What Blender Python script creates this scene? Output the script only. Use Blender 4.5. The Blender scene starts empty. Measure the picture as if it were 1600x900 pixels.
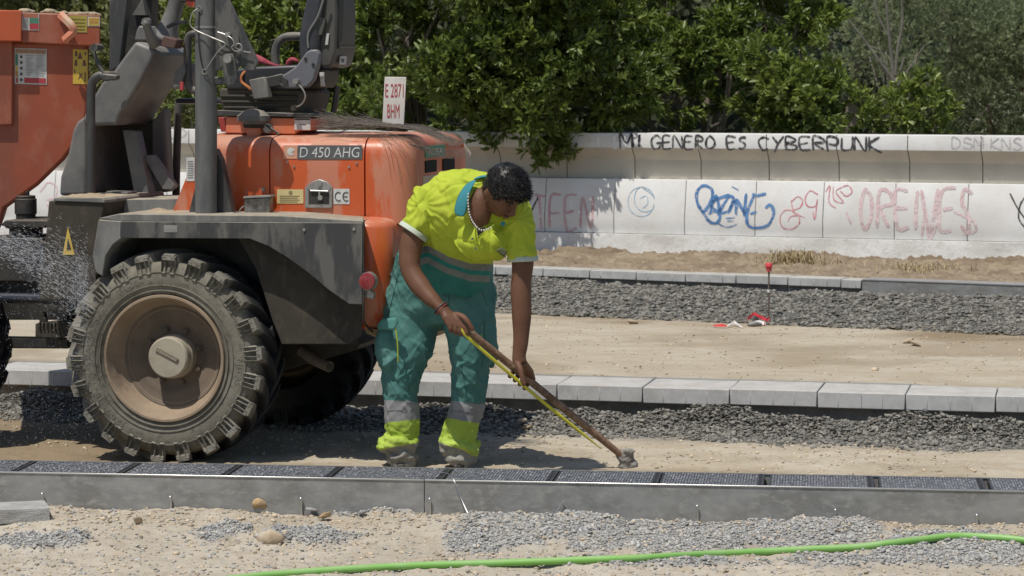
import bpy, bmesh, math, random
import numpy as np
from mathutils import Vector, Matrix, noise
random.seed(7); RNG = np.random.default_rng(11)
S = bpy.context.scene; COL = S.collection
R = math.radians
# ---------------------------------------------------------------- camera, light, exposure
F = 4000.0; CAMH = 1.826; PITCH = math.atan(330 / F)
cd = bpy.data.cameras.new('camera'); cam = bpy.data.objects.new('camera', cd); COL.objects.link(cam)
cam.location = (0, 0, CAMH); cam.rotation_euler = (math.pi / 2 - PITCH, 0, 0)
cd.sensor_width = 36; cd.lens = 36 * F / 1600; cd.clip_start = .1; cd.clip_end = 1000
cd.dof.use_dof = True; cd.dof.focus_distance = 12.0; cd.dof.aperture_fstop = 9
S.camera = cam
S.view_settings.view_transform = 'Standard'; S.view_settings.look = 'None'
S.view_settings.gamma = 1; S.view_settings.exposure = -0.12
SUNT = Vector((.24, .33, -.91)).normalized()
w = bpy.data.worlds.new('World'); S.world = w; w.use_nodes = True
nt = w.node_tree; bg = nt.nodes['Background']; sky = nt.nodes.new('ShaderNodeTexSky')
sky.sky_type = 'NISHITA'; sky.sun_disc = False
sky.sun_elevation = math.asin(-SUNT.z); sky.sun_rotation = math.atan2(-SUNT.x, -SUNT.y)
nt.links.new(sky.outputs[0], bg.inputs[0]); bg.inputs[1].default_value = .09
sd = bpy.data.lights.new('sun', 'SUN'); sd.energy = 4.2; sd.angle = R(.5); sd.color = (1, .955, .88)
so = bpy.data.objects.new('sun', sd); COL.objects.link(so)
so.rotation_euler = (-SUNT).to_track_quat('Z', 'Y').to_euler(); so.location = (-4, 4, 12)

# ---------------------------------------------------------------- pixel helpers (photo pixels, 1600 x 900)
CP = Vector((0, 0, CAMH)); FW = Vector((0, math.cos(PITCH), -math.sin(PITCH))); UP = Vector((0, math.sin(PITCH), math.cos(PITCH)))
def ray(px, py): return FW + Vector((1, 0, 0)) * ((px - 800) / F) + UP * ((450 - py) / F)
def P(px, py, Y):
    d = ray(px, py); return CP + d * (Y / d.y)
def G(px, py, z=0.):
    d = ray(px, py); return CP + d * ((z - CAMH) / d.z)
class Frame:
    """a local frame: origin o, u along, v away, w up"""
    def __init__(s, o, ang):
        s.o = Vector(o); s.a = ang
        s.eu = Vector((math.cos(ang), math.sin(ang), 0)); s.ev = Vector((-math.sin(ang), math.cos(ang), 0))
        s.M = Matrix.Translation(s.o) @ Matrix.Rotation(ang, 4, 'Z')
    def L(s, px, py, v=0.):
        d = ray(px, py); t = (v - (CP - s.o).dot(s.ev)) / d.dot(s.ev); p = CP + d * t - s.o
        return Vector((p.dot(s.eu), v, p.z))
    def W(s, u, v, w): return s.o + s.eu * u + s.ev * v + Vector((0, 0, w))

# ---------------------------------------------------------------- object helpers
MW = {}
def tag(o, label=None, cat=None, group=None, kind=None):
    if label: o['label'] = label
    if cat: o['category'] = cat
    if group: o['group'] = group
    if kind: o['kind'] = kind
    return o
def empty(name, label, cat, loc=(0, 0, 0), ang=0, group=None):
    o = bpy.data.objects.new(name, None); COL.objects.link(o); o.location = loc; o.rotation_euler = (0, 0, ang)
    o.empty_display_size = .1
    MW[o.name] = Matrix.Translation(Vector(loc)) @ Matrix.Rotation(ang, 4, 'Z')
    return tag(o, label, cat, group)
def link(name, me, mat, parent=None, world=True):
    o = bpy.data.objects.new(name, me); COL.objects.link(o)
    if mat is not None:
        for m in (mat if isinstance(mat, (list, tuple)) else [mat]): me.materials.append(m)
    if parent is not None:
        o.parent = parent; M = MW[parent.name]
        if world: me.transform(M.inverted())
        MW[o.name] = M
    else: MW[o.name] = Matrix.Identity(4)
    return o
def obj(name, bm, mat, parent=None, world=True, smooth=None, bevel=0, seg=2, recalc=True):
    if recalc: bmesh.ops.recalc_face_normals(bm, faces=bm.faces)
    me = bpy.data.meshes.new(name); bm.to_mesh(me); bm.free()
    o = link(name, me, mat, parent, world)
    if bevel:
        m = o.modifiers.new('bev', 'BEVEL'); m.width = bevel; m.segments = seg; m.limit_method = 'ANGLE'; m.angle_limit = R(35); m.harden_normals = False
        me.shade_smooth(); me.set_sharp_from_angle(angle=R(60)) if False else None
        if smooth is None: smooth = 40
    if smooth:
        me.shade_smooth(); me.set_sharp_from_angle(angle=R(smooth if not bevel else 89))
    return o
def npmesh(name, V, Fc, mat, parent=None, attr=None, smooth=False, world=True):
    """V (n,3) float array, Fc (m,k) int array"""
    me = bpy.data.meshes.new(name); V = np.asarray(V, dtype=np.float32); Fc = np.asarray(Fc, dtype=np.int32)
    me.vertices.add(len(V)); me.vertices.foreach_set('co', V.ravel())
    k = Fc.shape[1]; me.loops.add(Fc.size); me.loops.foreach_set('vertex_index', Fc.ravel())
    me.polygons.add(len(Fc)); me.polygons.foreach_set('loop_start', np.arange(0, Fc.size, k, dtype=np.int32))
    me.polygons.foreach_set('loop_total', np.full(len(Fc), k, dtype=np.int32))
    me.update(calc_edges=True)
    if attr:
        for an, av in attr.items():
            a = me.attributes.new(an, 'FLOAT', 'POINT'); a.data.foreach_set('value', np.asarray(av, dtype=np.float32))
    if smooth: me.shade_smooth()
    return link(name, me, mat, parent, world)

# ---- bmesh shape helpers
def b_box(bm, p0, p1, M=None):
    (x0, y0, z0), (x1, y1, z1) = p0, p1
    vs = [bm.verts.new(M @ Vector(c) if M else c) for c in ((x0,y0,z0),(x1,y0,z0),(x1,y1,z0),(x0,y1,z0),(x0,y0,z1),(x1,y0,z1),(x1,y1,z1),(x0,y1,z1))]
    for f in ((0,3,2,1),(4,5,6,7),(0,1,5,4),(1,2,6,5),(2,3,7,6),(3,0,4,7)): bm.faces.new([vs[i] for i in f])
def b_prism(bm, poly, off):
    """poly: list of Vector, extruded by Vector off"""
    a = [bm.verts.new(p) for p in poly]; b = [bm.verts.new(Vector(p) + off) for p in poly]; n = len(poly)
    bm.faces.new(a); bm.faces.new(b[::-1])
    for i in range(n): bm.faces.new((a[i], b[i], b[(i+1) % n], a[(i+1) % n]))
def frames(pts, up=None):
    pts = [Vector(p) for p in pts]; out = []; n = len(pts); prev = None
    for i in range(n):
        t = (pts[min(i+1, n-1)] - pts[max(i-1, 0)]); t = t.normalized() if t.length > 1e-9 else Vector((0,0,1))
        if up is not None: s = Vector(up)
        elif prev is None: s = Vector((1,0,0)) if abs(t.x) < .8 else Vector((0,1,0))
        else: s = prev
        s = (s - t * s.dot(t))
        if s.length < 1e-5: s = t.orthogonal()
        s.normalize(); prev = s; out.append((pts[i], s, t.cross(s)))
    return out
def b_tube(bm, pts, r, n=8, up=None, cap=True, r2=None, pw=1.0):
    """swept tube; r (and r2 = second radius) number or list"""
    fr = frames(pts, up); m = len(fr)
    if not hasattr(r, '__len__'): r = [r] * m
    if r2 is None: r2 = r
    elif not hasattr(r2, '__len__'): r2 = [r2] * m
    rings = []
    for (p, s, q), a, b in zip(fr, r, r2):
        ring = []
        for k in range(n):
            th = 2 * math.pi * k / n; c, sn = math.cos(th), math.sin(th)
            if pw != 1: c = math.copysign(abs(c) ** pw, c); sn = math.copysign(abs(sn) ** pw, sn)
            ring.append(bm.verts.new(p + s * (a * c) + q * (b * sn)))
        rings.append(ring)
    for A, B in zip(rings, rings[1:]):
        for k in range(n): bm.faces.new((A[k], A[(k+1) % n], B[(k+1) % n], B[k]))
    if cap: bm.faces.new(rings[0][::-1]); bm.faces.new(rings[-1])
def spline(pts, k=6):
    pts = [Vector(p) for p in pts]; out = []; n = len(pts)
    for i in range(n - 1):
        p0 = pts[max(i-1, 0)]; p1 = pts[i]; p2 = pts[i+1]; p3 = pts[min(i+2, n-1)]
        for j in range(k):
            t = j / k; out.append(.5 * ((2*p1) + (p2-p0)*t + (2*p0-5*p1+4*p2-p3)*t*t + (3*p1-p0-3*p2+p3)*t**3))
    out.append(pts[-1]); return out
def b_ball(bm, c, r, sub=2, M=None):
    r = Vector(r) if hasattr(r, '__len__') else Vector((r, r, r))
    g = bmesh.ops.create_icosphere(bm, subdivisions=sub, radius=1)
    for v in g['verts']:
        p = Vector((v.co.x * r.x, v.co.y * r.y, v.co.z * r.z))
        if M is not None: p = M @ p
        v.co = p + Vector(c)
def b_lathe(bm, prof, c, axis='y', n=48, ang0=0, full=True):
    """prof list of (radius, axial); axis y: radius in xz"""
    rings = []
    for rr, ax in prof:
        ring = []
        for k in range(n):
            th = 2 * math.pi * k / n
            a, b = rr * math.cos(th), rr * math.sin(th)
            p = {'y': Vector((a, ax, b)), 'z': Vector((a, b, ax)), 'x': Vector((ax, a, b))}[axis]
            ring.append(bm.verts.new(p + Vector(c)))
        rings.append(ring)
    for A, B in zip(rings, rings[1:]):
        for k in range(n): bm.faces.new((A[k], B[k], B[(k+1) % n], A[(k+1) % n]))
    return rings
def B(): return bmesh.new()

# ---------------------------------------------------------------- materials
def mat(name, c1, rough=.7, c2=None, scale=8, c3=None, metal=0, bump=0, bscale=60, dust=0, dustc=(.42,.34,.24), stretch=(1,1,1),
        spec=.5, lo=.4, hi=.6, attr=None, speck=0, det=6, trans=0, rvar=.0, coord='Object', bdist=.01, coat=0):
    m = bpy.data.materials.new(name); m.use_nodes = True; n = m.node_tree.nodes; l = m.node_tree.links
    bs = n['Principled BSDF']; bs.inputs['Roughness'].default_value = rough; bs.inputs['Metallic'].default_value = metal
    bs.inputs['Specular IOR Level'].default_value = spec; bs.inputs['Coat Weight'].default_value = coat
    tc = n.new('ShaderNodeTexCoord'); mp = n.new('ShaderNodeMapping'); mp.inputs['Scale'].default_value = stretch
    l.new(tc.outputs[coord], mp.inputs[0])
    col = None
    def noise_(sc, d=det, vec=mp):
        t = n.new('ShaderNodeTexNoise'); t.inputs['Scale'].default_value = sc; t.inputs['Detail'].default_value = d; t.inputs['Roughness'].default_value = .62
        l.new(vec.outputs[0], t.inputs['Vector']); return t
    def ramp(src, a, b):
        mr = n.new('ShaderNodeMapRange'); mr.inputs['From Min'].default_value = a; mr.inputs['From Max'].default_value = b
        l.new(src, mr.inputs['Value']); return mr.outputs[0]
    def mix(fac, a, b):
        x = n.new('ShaderNodeMix'); x.data_type = 'RGBA'
        if isinstance(fac, float): x.inputs[0].default_value = fac
        else: l.new(fac, x.inputs[0])
        for s, vv in ((6, a), (7, b)):
            if isinstance(vv, tuple): x.inputs[s].default_value = (*vv, 1)
            else: l.new(vv, x.inputs[s])
        return x.outputs[2]
    col = c1
    if c2 is not None:
        f = ramp(noise_(scale).outputs[0], lo, hi); col = mix(f, c1, c2)
        if rvar:
            rr = n.new('ShaderNodeMapRange'); rr.inputs['To Min'].default_value = rough; rr.inputs['To Max'].default_value = rough + rvar
            l.new(f, rr.inputs[0]); l.new(rr.outputs[0], bs.inputs['Roughness'])
    if c3 is not None:
        f = ramp(noise_(scale * 4.7).outputs[0], .5, .72); col = mix(f, col, c3)
    if attr:
        for an, ac in attr:
            a = n.new('ShaderNodeAttribute'); a.attribute_name = an
            if ac == 'mul':
                x = n.new('ShaderNodeMix'); x.data_type = 'RGBA'; x.blend_type = 'MULTIPLY'; x.inputs[0].default_value = 1
                if isinstance(col, tuple): x.inputs[6].default_value = (*col, 1)
                else: l.new(col, x.inputs[6])
                l.new(a.outputs['Fac'], x.inputs[7]); col = x.outputs[2]
            else: col = mix(a.outputs['Fac'], col, ac)
    if dust:
        g = n.new('ShaderNodeNewGeometry'); sp = n.new('ShaderNodeSeparateXYZ'); l.new(g.outputs['Normal'], sp.inputs[0])
        ma = n.new('ShaderNodeMath'); ma.operation = 'MULTIPLY_ADD'; ma.inputs[1].default_value = .55; l.new(sp.outputs[2], ma.inputs[0])
        l.new(noise_(scale * 1.7).outputs[0], ma.inputs[2]); f = ramp(ma.outputs[0], .55, 1.15)
        mm = n.new('ShaderNodeMath'); mm.operation = 'MULTIPLY'; mm.inputs[1].default_value = dust; l.new(f, mm.inputs[0])
        col = mix(mm.outputs[0], col, dustc)
    if speck:
        f = ramp(noise_(scale * 30, 2).outputs[0], .62, .70); mm = n.new('ShaderNodeMath'); mm.operation = 'MULTIPLY'; mm.inputs[1].default_value = speck; l.new(f, mm.inputs[0])
        col = mix(mm.outputs[0], col, (.05, .045, .04))
    if isinstance(col, tuple): bs.inputs['Base Color'].default_value = (*col, 1)
    else: l.new(col, bs.inputs['Base Color'])
    if bump:
        t = noise_(bscale, 8); bp = n.new('ShaderNodeBump'); bp.inputs['Strength'].default_value = bump; bp.inputs['Distance'].default_value = bdist
        l.new(t.outputs[0], bp.inputs['Height']); l.new(bp.outputs[0], bs.inputs['Normal'])
    if trans:
        tr = n.new('ShaderNodeBsdfTranslucent'); ms = n.new('ShaderNodeMixShader'); ms.inputs[0].default_value = trans
        hs = n.new('ShaderNodeHueSaturation'); hs.inputs['Value'].default_value = 1.6; hs.inputs['Saturation'].default_value = 1.1
        if isinstance(col, tuple): hs.inputs['Color'].default_value = (*col, 1)
        else: l.new(col, hs.inputs['Color'])
        l.new(hs.outputs[0], tr.inputs[0]); l.new(bs.outputs[0], ms.inputs[1]); l.new(tr.outputs[0], ms.inputs[2])
        l.new(ms.outputs[0], n['Material Output'].inputs[0])
    return m
def sm(x, a, b): 
    t = min(1, max(0, (x - a) / (b - a))); return t * t * (3 - 2 * t)
def nz(x, y, z=0., s=1., oct=4):
    return noise.fractal(Vector((x * s, y * s, z * s)), 1.0, 2.0, oct, noise_basis='PERLIN_ORIGINAL')

# stones: many deformed pebbles in one numpy mesh
def ico(sub):
    bm = B(); bmesh.ops.create_icosphere(bm, subdivisions=sub, radius=1); bm.verts.ensure_lookup_table()
    V = np.array([v.co[:] for v in bm.verts]); Fc = np.array([[v.index for v in f.verts] for f in bm.faces]); bm.free(); return V, Fc
ICO1, ICO2 = ico(1), ico(2)
def stones(name, pos, size, m, sub=1, parent=None, flat=.7, jag=.22, smooth=False, tint=(.65, 1.25)):
    V0, F0 = ICO1 if sub == 1 else ICO2
    n = len(pos); k = len(V0); pos = np.asarray(pos); size = np.asarray(size)
    disp = 1 + RNG.normal(0, jag, (n, k, 1)); V = V0[None] * disp
    if sub == 2:
        lobes = RNG.normal(0, 1, (n, 3, 3)); lobes /= np.linalg.norm(lobes, axis=2, keepdims=True)
        d = np.einsum('kj,nlj->nkl', V0, lobes); V = V0[None] * (1 - .35 * np.clip(d - .55, 0, 1).sum(2))[..., None] * (1 + RNG.normal(0, jag * .3, (n, k, 1)))
    sc = np.stack([RNG.uniform(.75, 1.35, n), RNG.uniform(.75, 1.35, n), RNG.uniform(.55, 1.05, n) * flat], 1); V = V * sc[:, None]
    a = RNG.uniform(0, 6.28, n); b = RNG.normal(0, .35, n); ca, sa, cb, sb = np.cos(a), np.sin(a), np.cos(b), np.sin(b)
    x, y, z = V[..., 0], V[..., 1], V[..., 2]
    x, z = x * cb[:, None] - z * sb[:, None], x * sb[:, None] + z * cb[:, None]
    x, y = x * ca[:, None] - y * sa[:, None], x * sa[:, None] + y * ca[:, None]
    V = np.stack([x, y, z], 2) * size[:, None, None] + pos[:, None]
    Fc = (F0[None] + (np.arange(n) * k)[:, None, None]).reshape(-1, 3)
    t = np.repeat(RNG.uniform(tint[0], tint[1], n), k)
    return npmesh(name, V.reshape(-1, 3), Fc, m, parent, {'tint': t}, smooth=smooth)
# ================================================================= SETTING
M_verge = mat('rough_clay_soil', (.36,.28,.19), .95, (.25,.19,.125), 3.0, (.42,.34,.24), bump=.9, bscale=40, attr=[('grv', (.30,.30,.295)), ('wet', (.15,.105,.065))], speck=.35, bdist=.03)  # wet mask also carries painted shade along the wall foot
M_sand = mat('sand_soil', (.42,.37,.29), .95, (.50,.445,.36), 2.2, (.38,.31,.22), bump=.6, bscale=70, attr=[('grv', (.30,.30,.295)), ('wet', (.20,.145,.085))], speck=.35, bdist=.012)
M_road = mat('sandy_subbase', (.42,.36,.265), .95, (.48,.425,.33), 1.6, (.38,.30,.20), bump=.5, bscale=60, attr=[('grv', (.22,.215,.195)), ('wet', (.25,.185,.11))], speck=.25, bdist=.01, stretch=(1,2.2,1))
M_gravel = mat('grey_gravel', (.185,.176,.155), .92, (.25,.24,.21), 9, (.29,.255,.20), bump=.4, bscale=200, attr=[('tint', 'mul')])
M_gravel_pale = mat('pale_gravel', (.38,.38,.37), .9, (.48,.47,.44), 9, (.50,.44,.34), bump=.4, bscale=200, attr=[('tint', 'mul')])
M_gravel_base = mat('gravel_bed', (.12,.117,.105), .95, (.19,.185,.165), 14, bump=.9, bscale=120, attr=[('grv', (.44,.36,.25))], bdist=.02)
M_pebble = mat('sandy_pebble', (.45,.38,.28), .9, (.55,.45,.32), 6, bump=.3, bscale=150, attr=[('tint', 'mul')])

# channel frame
_a, _b = G(0, 738, 0), G(1600, 768, 0)
CH = Frame(_a + (_b - _a) * .5, math.atan2(_b.y - _a.y, _b.x - _a.x))
CW = .37
# mid kerb frame, far kerb frame, wall frame, bank foot line
def line(p, q, z):
    a, b = G(*p, z), G(*q, z); return Frame(a + (b - a) * .5, math.atan2(b.y - a.y, b.x - a.x))
KB = line((50, 579), (1590, 620), .13)
BF = line((830, 487), (1600, 519), .13)
FK = line((780, 417), (1600, 446), .30)
WL = line((730, 387), (1600, 408), .30)
def dist(fr, x, y): return (x - fr.o.x) * fr.ev.x + (y - fr.o.y) * fr.ev.y
def spaced(h, lo, hi, out, step):
    """dense between lo and hi, growing to +-out"""
    a = list(np.arange(lo, hi + step / 2, step)); s = step
    while a[-1] < out: s *= 1.35; a.append(a[-1] + s)
    s = step
    while a[0] > -out: s *= 1.35; a.insert(0, a[0] - s)
    return a
def sheet(name, fa, va, fb, vb, step, nv, hf, m, out=45, lo=-3.2, hi=3.2, kind='structure', pw=1):
    """ground sheet between line fa (offset va) and line fb (offset vb)"""
    us = spaced(0, lo, hi, out, step); V = []; A = {'grv': [], 'wet': []}
    for j in range(nv + 1):
        t = (j / nv) ** pw
        for u in us:
            a = fa.W(u, va, 0); b = fb.W(u, vb, 0); p = a + (b - a) * t
            z, g, wt = hf(p.x, p.y, u, t); V.append((p.x, p.y, z)); A['grv'].append(g); A['wet'].append(wt)
    n = len(us); Fc = [(j*n+i, j*n+i+1, (j+1)*n+i+1, (j+1)*n+i) for j in range(nv) for i in range(n-1)]
    o = npmesh(name, V, Fc, m, attr=A, smooth=True); tag(o, kind=kind); return o
# patches of grey gravel in the foreground, (px, py, rx, ry)
PATCH = [(870, 822, 150, 20), (1060, 838, 190, 18), (1270, 830, 120, 18), (770, 838, 90, 14), (480, 832, 70, 11), (345, 828, 45, 10), (1500, 852, 150, 17), (1420, 868, 190, 12), (60, 838, 80, 9), (590, 802, 60, 7), (1000, 872, 180, 6)]
PW = []
for px, py, rx, ry in PATCH:
    c = G(px, py, -.16); e = G(px + rx, py, -.16); f = G(px, py - ry, -.16); PW.append((c.x, c.y, e.x - c.x, f.y - c.y))
def patchw(x, y):
    g = 0
    for cx, cy, rx, ry in PW:
        d = ((x - cx) / rx) ** 2 + ((y - cy) / ry) ** 2
        if d < 3: g = max(g, 1 - sm(d + .9 * nz(x, y, 3, 7), .5, 1.4))
    return g
def fore_z(x, y):
    d = -dist(CH, x, y)                                    # distance in front of the channel
    g = patchw(x, y) if abs(x) < 3.5 else 0
    berm = math.exp(-((d - .12) / .22) ** 2) * (.030 + .035 * nz(x, 0, 5, 1.6))
    z = -.185 + berm + .018 * nz(x, y, 0, 2.2) + .010 * nz(x, y, 4, 9) + .006 * nz(x, y, 7, 30, 3)
    z += g * (.022 + .012 * nz(x, y, 1, 18))
    return z, g
def h_fore(x, y, u, t):
    z, g = fore_z(x, y); d = -dist(CH, x, y)
    och = sm(nz(x, y, 12, 4), .15, .5) * .35
    return z, g * .9, max(0, min(.6, .18 * (1 - sm(d, .0, .5)) + .25 * sm(nz(x, y, 9, 1.3), .1, .6))) * (1 - g) * .6
sheet('foreground_ground', CH, -4.5, CH, -.006, .014, 190, h_fore, M_sand, out=30, lo=-2.7, hi=2.7, pw=.45)
def trench_z(x, y):
    d = dist(CH, x, y) - CW; k = -dist(KB, x, y)
    z = -.035 + .012 * nz(x, y, 0, 1.7) + .008 * nz(x, y, 3, 7) + .003 * nz(x, y, 3, 28)
    z += .02 * math.exp(-((d - .42) / .10) ** 2) * (1 + nz(x, y, 8, 3)) * sm(x, .3, 1.0)
    z -= .020 * sm(d, 0, .05) * (1 - sm(d, .25, .45)) * 0
    return z - .05 * sm(-k, -.15, .1)
def h_trench(x, y, u, t):
    k = -dist(KB, x, y); d = dist(CH, x, y) - CW
    wet = .75 * (1 - sm(d + .12 * nz(x, y, 2, 3), .10, .38)) * (1 - .55 * sm(x, 1.4, 2.4)) + .35 * sm(nz(x, y, 6, 1.6), .05, .5)
    wet = max(wet, .95 * (1 - sm(x, -1.75, -1.2)))
    return trench_z(x, y), 1 - sm(k + .1 * nz(x, y, 2, 3), .75, 1.05), max(0, min(1, wet))
sheet('trench_ground', CH, CW + .004, KB, .06, .014, 170, h_trench, M_road, out=30, lo=-2.7, hi=2.9)
def h_road(x, y, u, t):
    z = .115 + .006 * nz(x, y, 0, 1.5) + .0035 * nz(x, y, 3, 14)
    foot = 1 - sm(1 - t, .0, .05)
    return z, .45 * foot + .5 * (1 - sm(t + .03*nz(x,y,1,6), .0, .09)), .5 * sm(nz(x, y, 6, .9), .1, .6) + .5 * sm(t, .6, .95) * sm(nz(x, y * 3, 6, .8), -.1, .4)
sheet('roadbed', KB, .40, BF, 0.05, .03, 130, h_road, M_road, out=30, lo=-3.6, hi=4.6)
def bank_z(x, y):
    d = dist(BF, x, y); k = -dist(FK, x, y); t = max(0, min(1, d / max(.1, d + k)))
    return .115 + .085 * sm(t, 0, .8) + .03 * nz(x, y, 0, 1.2) * t + .022 * nz(x, y, 4, 6) + .008 * nz(x, y, 4, 24) - .03 * sm(t, .93, 1)
def h_bank(x, y, u, t): return bank_z(x, y), .75 * (1 - sm(t + .05 * nz(x, y, 2, 4), .02, .14)), 0
sheet('gravel_bank', BF, -.02, FK, .08, .03, 80, h_bank, M_gravel_base, out=30, lo=-3.8, hi=5)
def h_verge(x, y, u, t):
    d = dist(FK, x, y); return .268 + .06 * sm(t, .2, .9) * (1 + 1.2 * nz(x, y, 0, 2)) * .6 + .028 * nz(x, y, 5, 5) + .030 * nz(x, y, 5, 16) + .012 * nz(x, y, 5, 40, 2), 0, .55 * sm(t + .12 * nz(x, y, 1, 3), .72, .95) + .3 * sm(nz(x, y, 2, 5), 0, .4)  # last value darkens soil near the wall foot: undercut shade put in colour
sheet('verge_soil', FK, .20, WL, .12, .025, 80, h_verge, M_verge, out=30, lo=-3.8, hi=5)
# earth below and beyond everything, out to the horizon
M_earth = mat('dry_earth', (.26,.22,.14), .95, (.16,.15,.08), .8, bump=.3, bscale=20)
bm = B(); vs = [bm.verts.new(c) for c in ((-400,-200,-.42),(400,-200,-.42),(400,900,-.42),(-400,900,-.42))]; bm.faces.new(vs)
tag(obj('ground', bm, M_earth), kind='structure')
# wooded hillside far beyond the wall
M_hill = mat('scrub_hillside', (.030,.042,.018), .95, (.055,.065,.030), .5, (.02,.028,.012), bump=1, bscale=3, bdist=.6)
V = []; nx, ny = 70, 30
for j in range(ny):
    for i in range(nx):
        x = -45 + 90 * i / (nx - 1); y = 48 + 40 * j / (ny - 1)
        V.append((x, y, -.6 + 19 * sm(j / (ny - 1), 0, .9) + 2.2 * nz(x, y, 0, .16) * sm(j / (ny-1), 0, .2)))
Fc = [(j*nx+i, j*nx+i+1, (j+1)*nx+i+1, (j+1)*nx+i) for j in range(ny-1) for i in range(nx-1)]
tag(npmesh('hillside', V, Fc, M_hill, smooth=True), kind='structure')

# ---- loose gravel as stuff
def scatter(n, fn):
    pos = []; size = []; tries = 0
    while len(pos) < n and tries < n * 12:
        tries += 1; r = fn()
        if r is not None: pos.append(r[:3]); size.append(r[3])
    return pos, size
rnd = random.random
def g_mid():
    u = random.uniform(-2.9, 3.1) if rnd() < .93 else random.uniform(-8, 8); t = random.uniform(-.02, 1)
    k = .03 + t * (.88 + .18 * nz(u, 0, 2, 1.3)); p = KB.W(u, -k, 0)
    if t > .62 and rnd() < (t - .62) * 2.5: return None
    pile = .062 * math.exp(-((k - .30) / .25) ** 2) * (1 + 1.1 * nz(p.x, p.y, 1, 2.0))
    s = random.choice((.0035, .004, .005, .006, .008, .010, .015)) * random.uniform(.7, 1.1)
    if p.x < -1.1 and k < .1: return None
    return p.x, p.y, trench_z(p.x, p.y) + pile * random.uniform(.35, 1.05) + .012 * nz(p.x, p.y, 6, 9) + s * .2, s
pos, size = scatter(46000, g_mid); tag(stones('loose_gravel', pos, size, M_gravel, jag=.27, tint=(.5, 1.35)), 'dark grey loose gravel heaped below the nearer concrete kerb', 'gravel', kind='stuff')
def g_far():
    u = random.uniform(-2.3, 3.2) if rnd() < .95 else random.uniform(-6, 9); t = 1.02 * (1 - rnd() ** 1.1)
    a = BF.W(u, 0, 0); b = FK.W(u, .05, 0); p = a + (b - a) * (t - .05)
    s = random.choice((.006, .008, .010, .013, .019)) * random.uniform(.7, 1.1)
    return p.x, p.y, bank_z(p.x, p.y) + s * .25, s
pos, size = scatter(36000, g_far); tag(stones('loose_gravel', pos, size, M_gravel, jag=.27, tint=(.45, 1.3)), 'dark grey gravel covering the bank below the far kerb', 'gravel', kind='stuff')
def g_fore():
    u = random.uniform(-2.5, 2.5); d = random.uniform(.02, 1.5); p = CH.W(u, -d, 0); z, g = fore_z(p.x, p.y)
    if rnd() > g ** 1.4 + .03: return None
    s = random.choice((.003, .0035, .0045, .006, .009)) * random.uniform(.7, 1.2)
    return p.x, p.y, z + s * .25, s
pos, size = scatter(30000, g_fore); tag(stones('loose_gravel', pos, size, M_gravel_pale, jag=.27, tint=(.6, 1.2)), 'pale grey crushed stone spilled over the foreground sand', 'gravel', kind='stuff')
def g_sand():
    u = random.uniform(-2.6, 2.6); d = random.uniform(.01, 1.6); p = CH.W(u, -d, 0); z, g = fore_z(p.x, p.y)
    if rnd() > (1 if d < .35 else .35): return None
    s = random.choice((.003, .004, .005, .007, .010)) * random.uniform(.7, 1.3)
    return p.x, p.y, z + s * .2, s
pos, size = scatter(5000, g_sand); tag(stones('sandy_pebbles', pos, size, M_pebble, jag=.2), 'tiny sandy pebbles and clods strewn along the foreground', 'pebbles', kind='stuff')
def g_road():
    u = random.uniform(-2.6, 3.8); t = rnd(); a = KB.W(u, .45, 0); b = BF.W(u, 0, 0); p = a + (b - a) * t
    s = random.choice((.004, .005, .007, .009)) * random.uniform(.7, 1.4) * (2.2 if rnd() < .01 else 1); return p.x, p.y, h_road(p.x, p.y, u, t)[0] + s * .2, s
pos, size = scatter(1500, g_road); tag(stones('sandy_pebbles', pos, size, M_pebble, jag=.2), 'tiny scattered pebbles on the sandy roadbed between the kerbs', 'pebbles', kind='stuff')
def g_trench():
    u = random.uniform(-2.7, 2.7); k = random.uniform(.8, 1.9); p = KB.W(u, -k, 0)
    if dist(CH, p.x, p.y) < CW + .02: return None
    s = random.choice((.003, .004, .006, .009)) * random.uniform(.7, 1.4); return p.x, p.y, trench_z(p.x, p.y) + s * .2, s
pos, size = scatter(1800, g_trench); tag(stones('sandy_pebbles', pos, size, M_pebble, jag=.2), 'tiny pebbles on the damp sand just behind the drain', 'pebbles', kind='stuff')

# individually visible stones
def rock(px, py, z, s, m, label, sub=2, flat=.8, name='rock', group=None):
    p = G(px, py, z); o = stones(name, [(0, 0, 0)], [s], m, sub=2, flat=flat, jag=.42, smooth=False, tint=(1, 1))
    o.location = (p.x, p.y, z + s * .35); tag(o, label, 'rock', group); return o
M_rockp = mat('pale_limestone', (.50,.43,.33), .9, (.40,.31,.21), 12, bump=.5, bscale=90, bdist=.004)
M_rocko = mat('ochre_stone', (.48,.34,.17), .9, (.36,.26,.15), 20, bump=.5, bscale=90, bdist=.004)
M_rockg = mat('grey_rubble', (.36,.35,.33), .9, (.25,.24,.23), 15, bump=.5, bscale=120, bdist=.004)
rock(422, 846, -.17, .052, M_rockp, 'large rounded pale beige rock left of the gravel in the foreground', flat=.75)
rock(407, 790, -.135, .036, M_rocko, 'upright ochre rock leaning by the steel drain wall', flat=1.1)
rock(487, 800, -.150, .034, M_rockg, 'flat grey rubble piece beside the ochre lump near the drain', flat=.4)
rock(508, 809, -.155, .036, M_rocko, 'brown ochre lump of clay soil on yellow sand', flat=.6)
rock(566, 803, -.15, .022, M_rockg, 'small grey stone right of the ochre clay lump', flat=.6)
rock(216, 816, -.165, .028, M_rockp, 'small flat pale stone half sunk near the drain on the left', flat=.4)
rock(110, 804, -.16, .022, M_rockg, 'long flat grey stone chip lying beside the grey slab', flat=.35)
rock(420, 889, -.18, .022, M_rockg, 'thin dark stone flake on the bare sand above the hose tail', flat=.3)
rock(817, 660, .0, .032, M_rockp, 'squarish pinkish stone on the gravel right of the worker legs', flat=.7)
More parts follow.
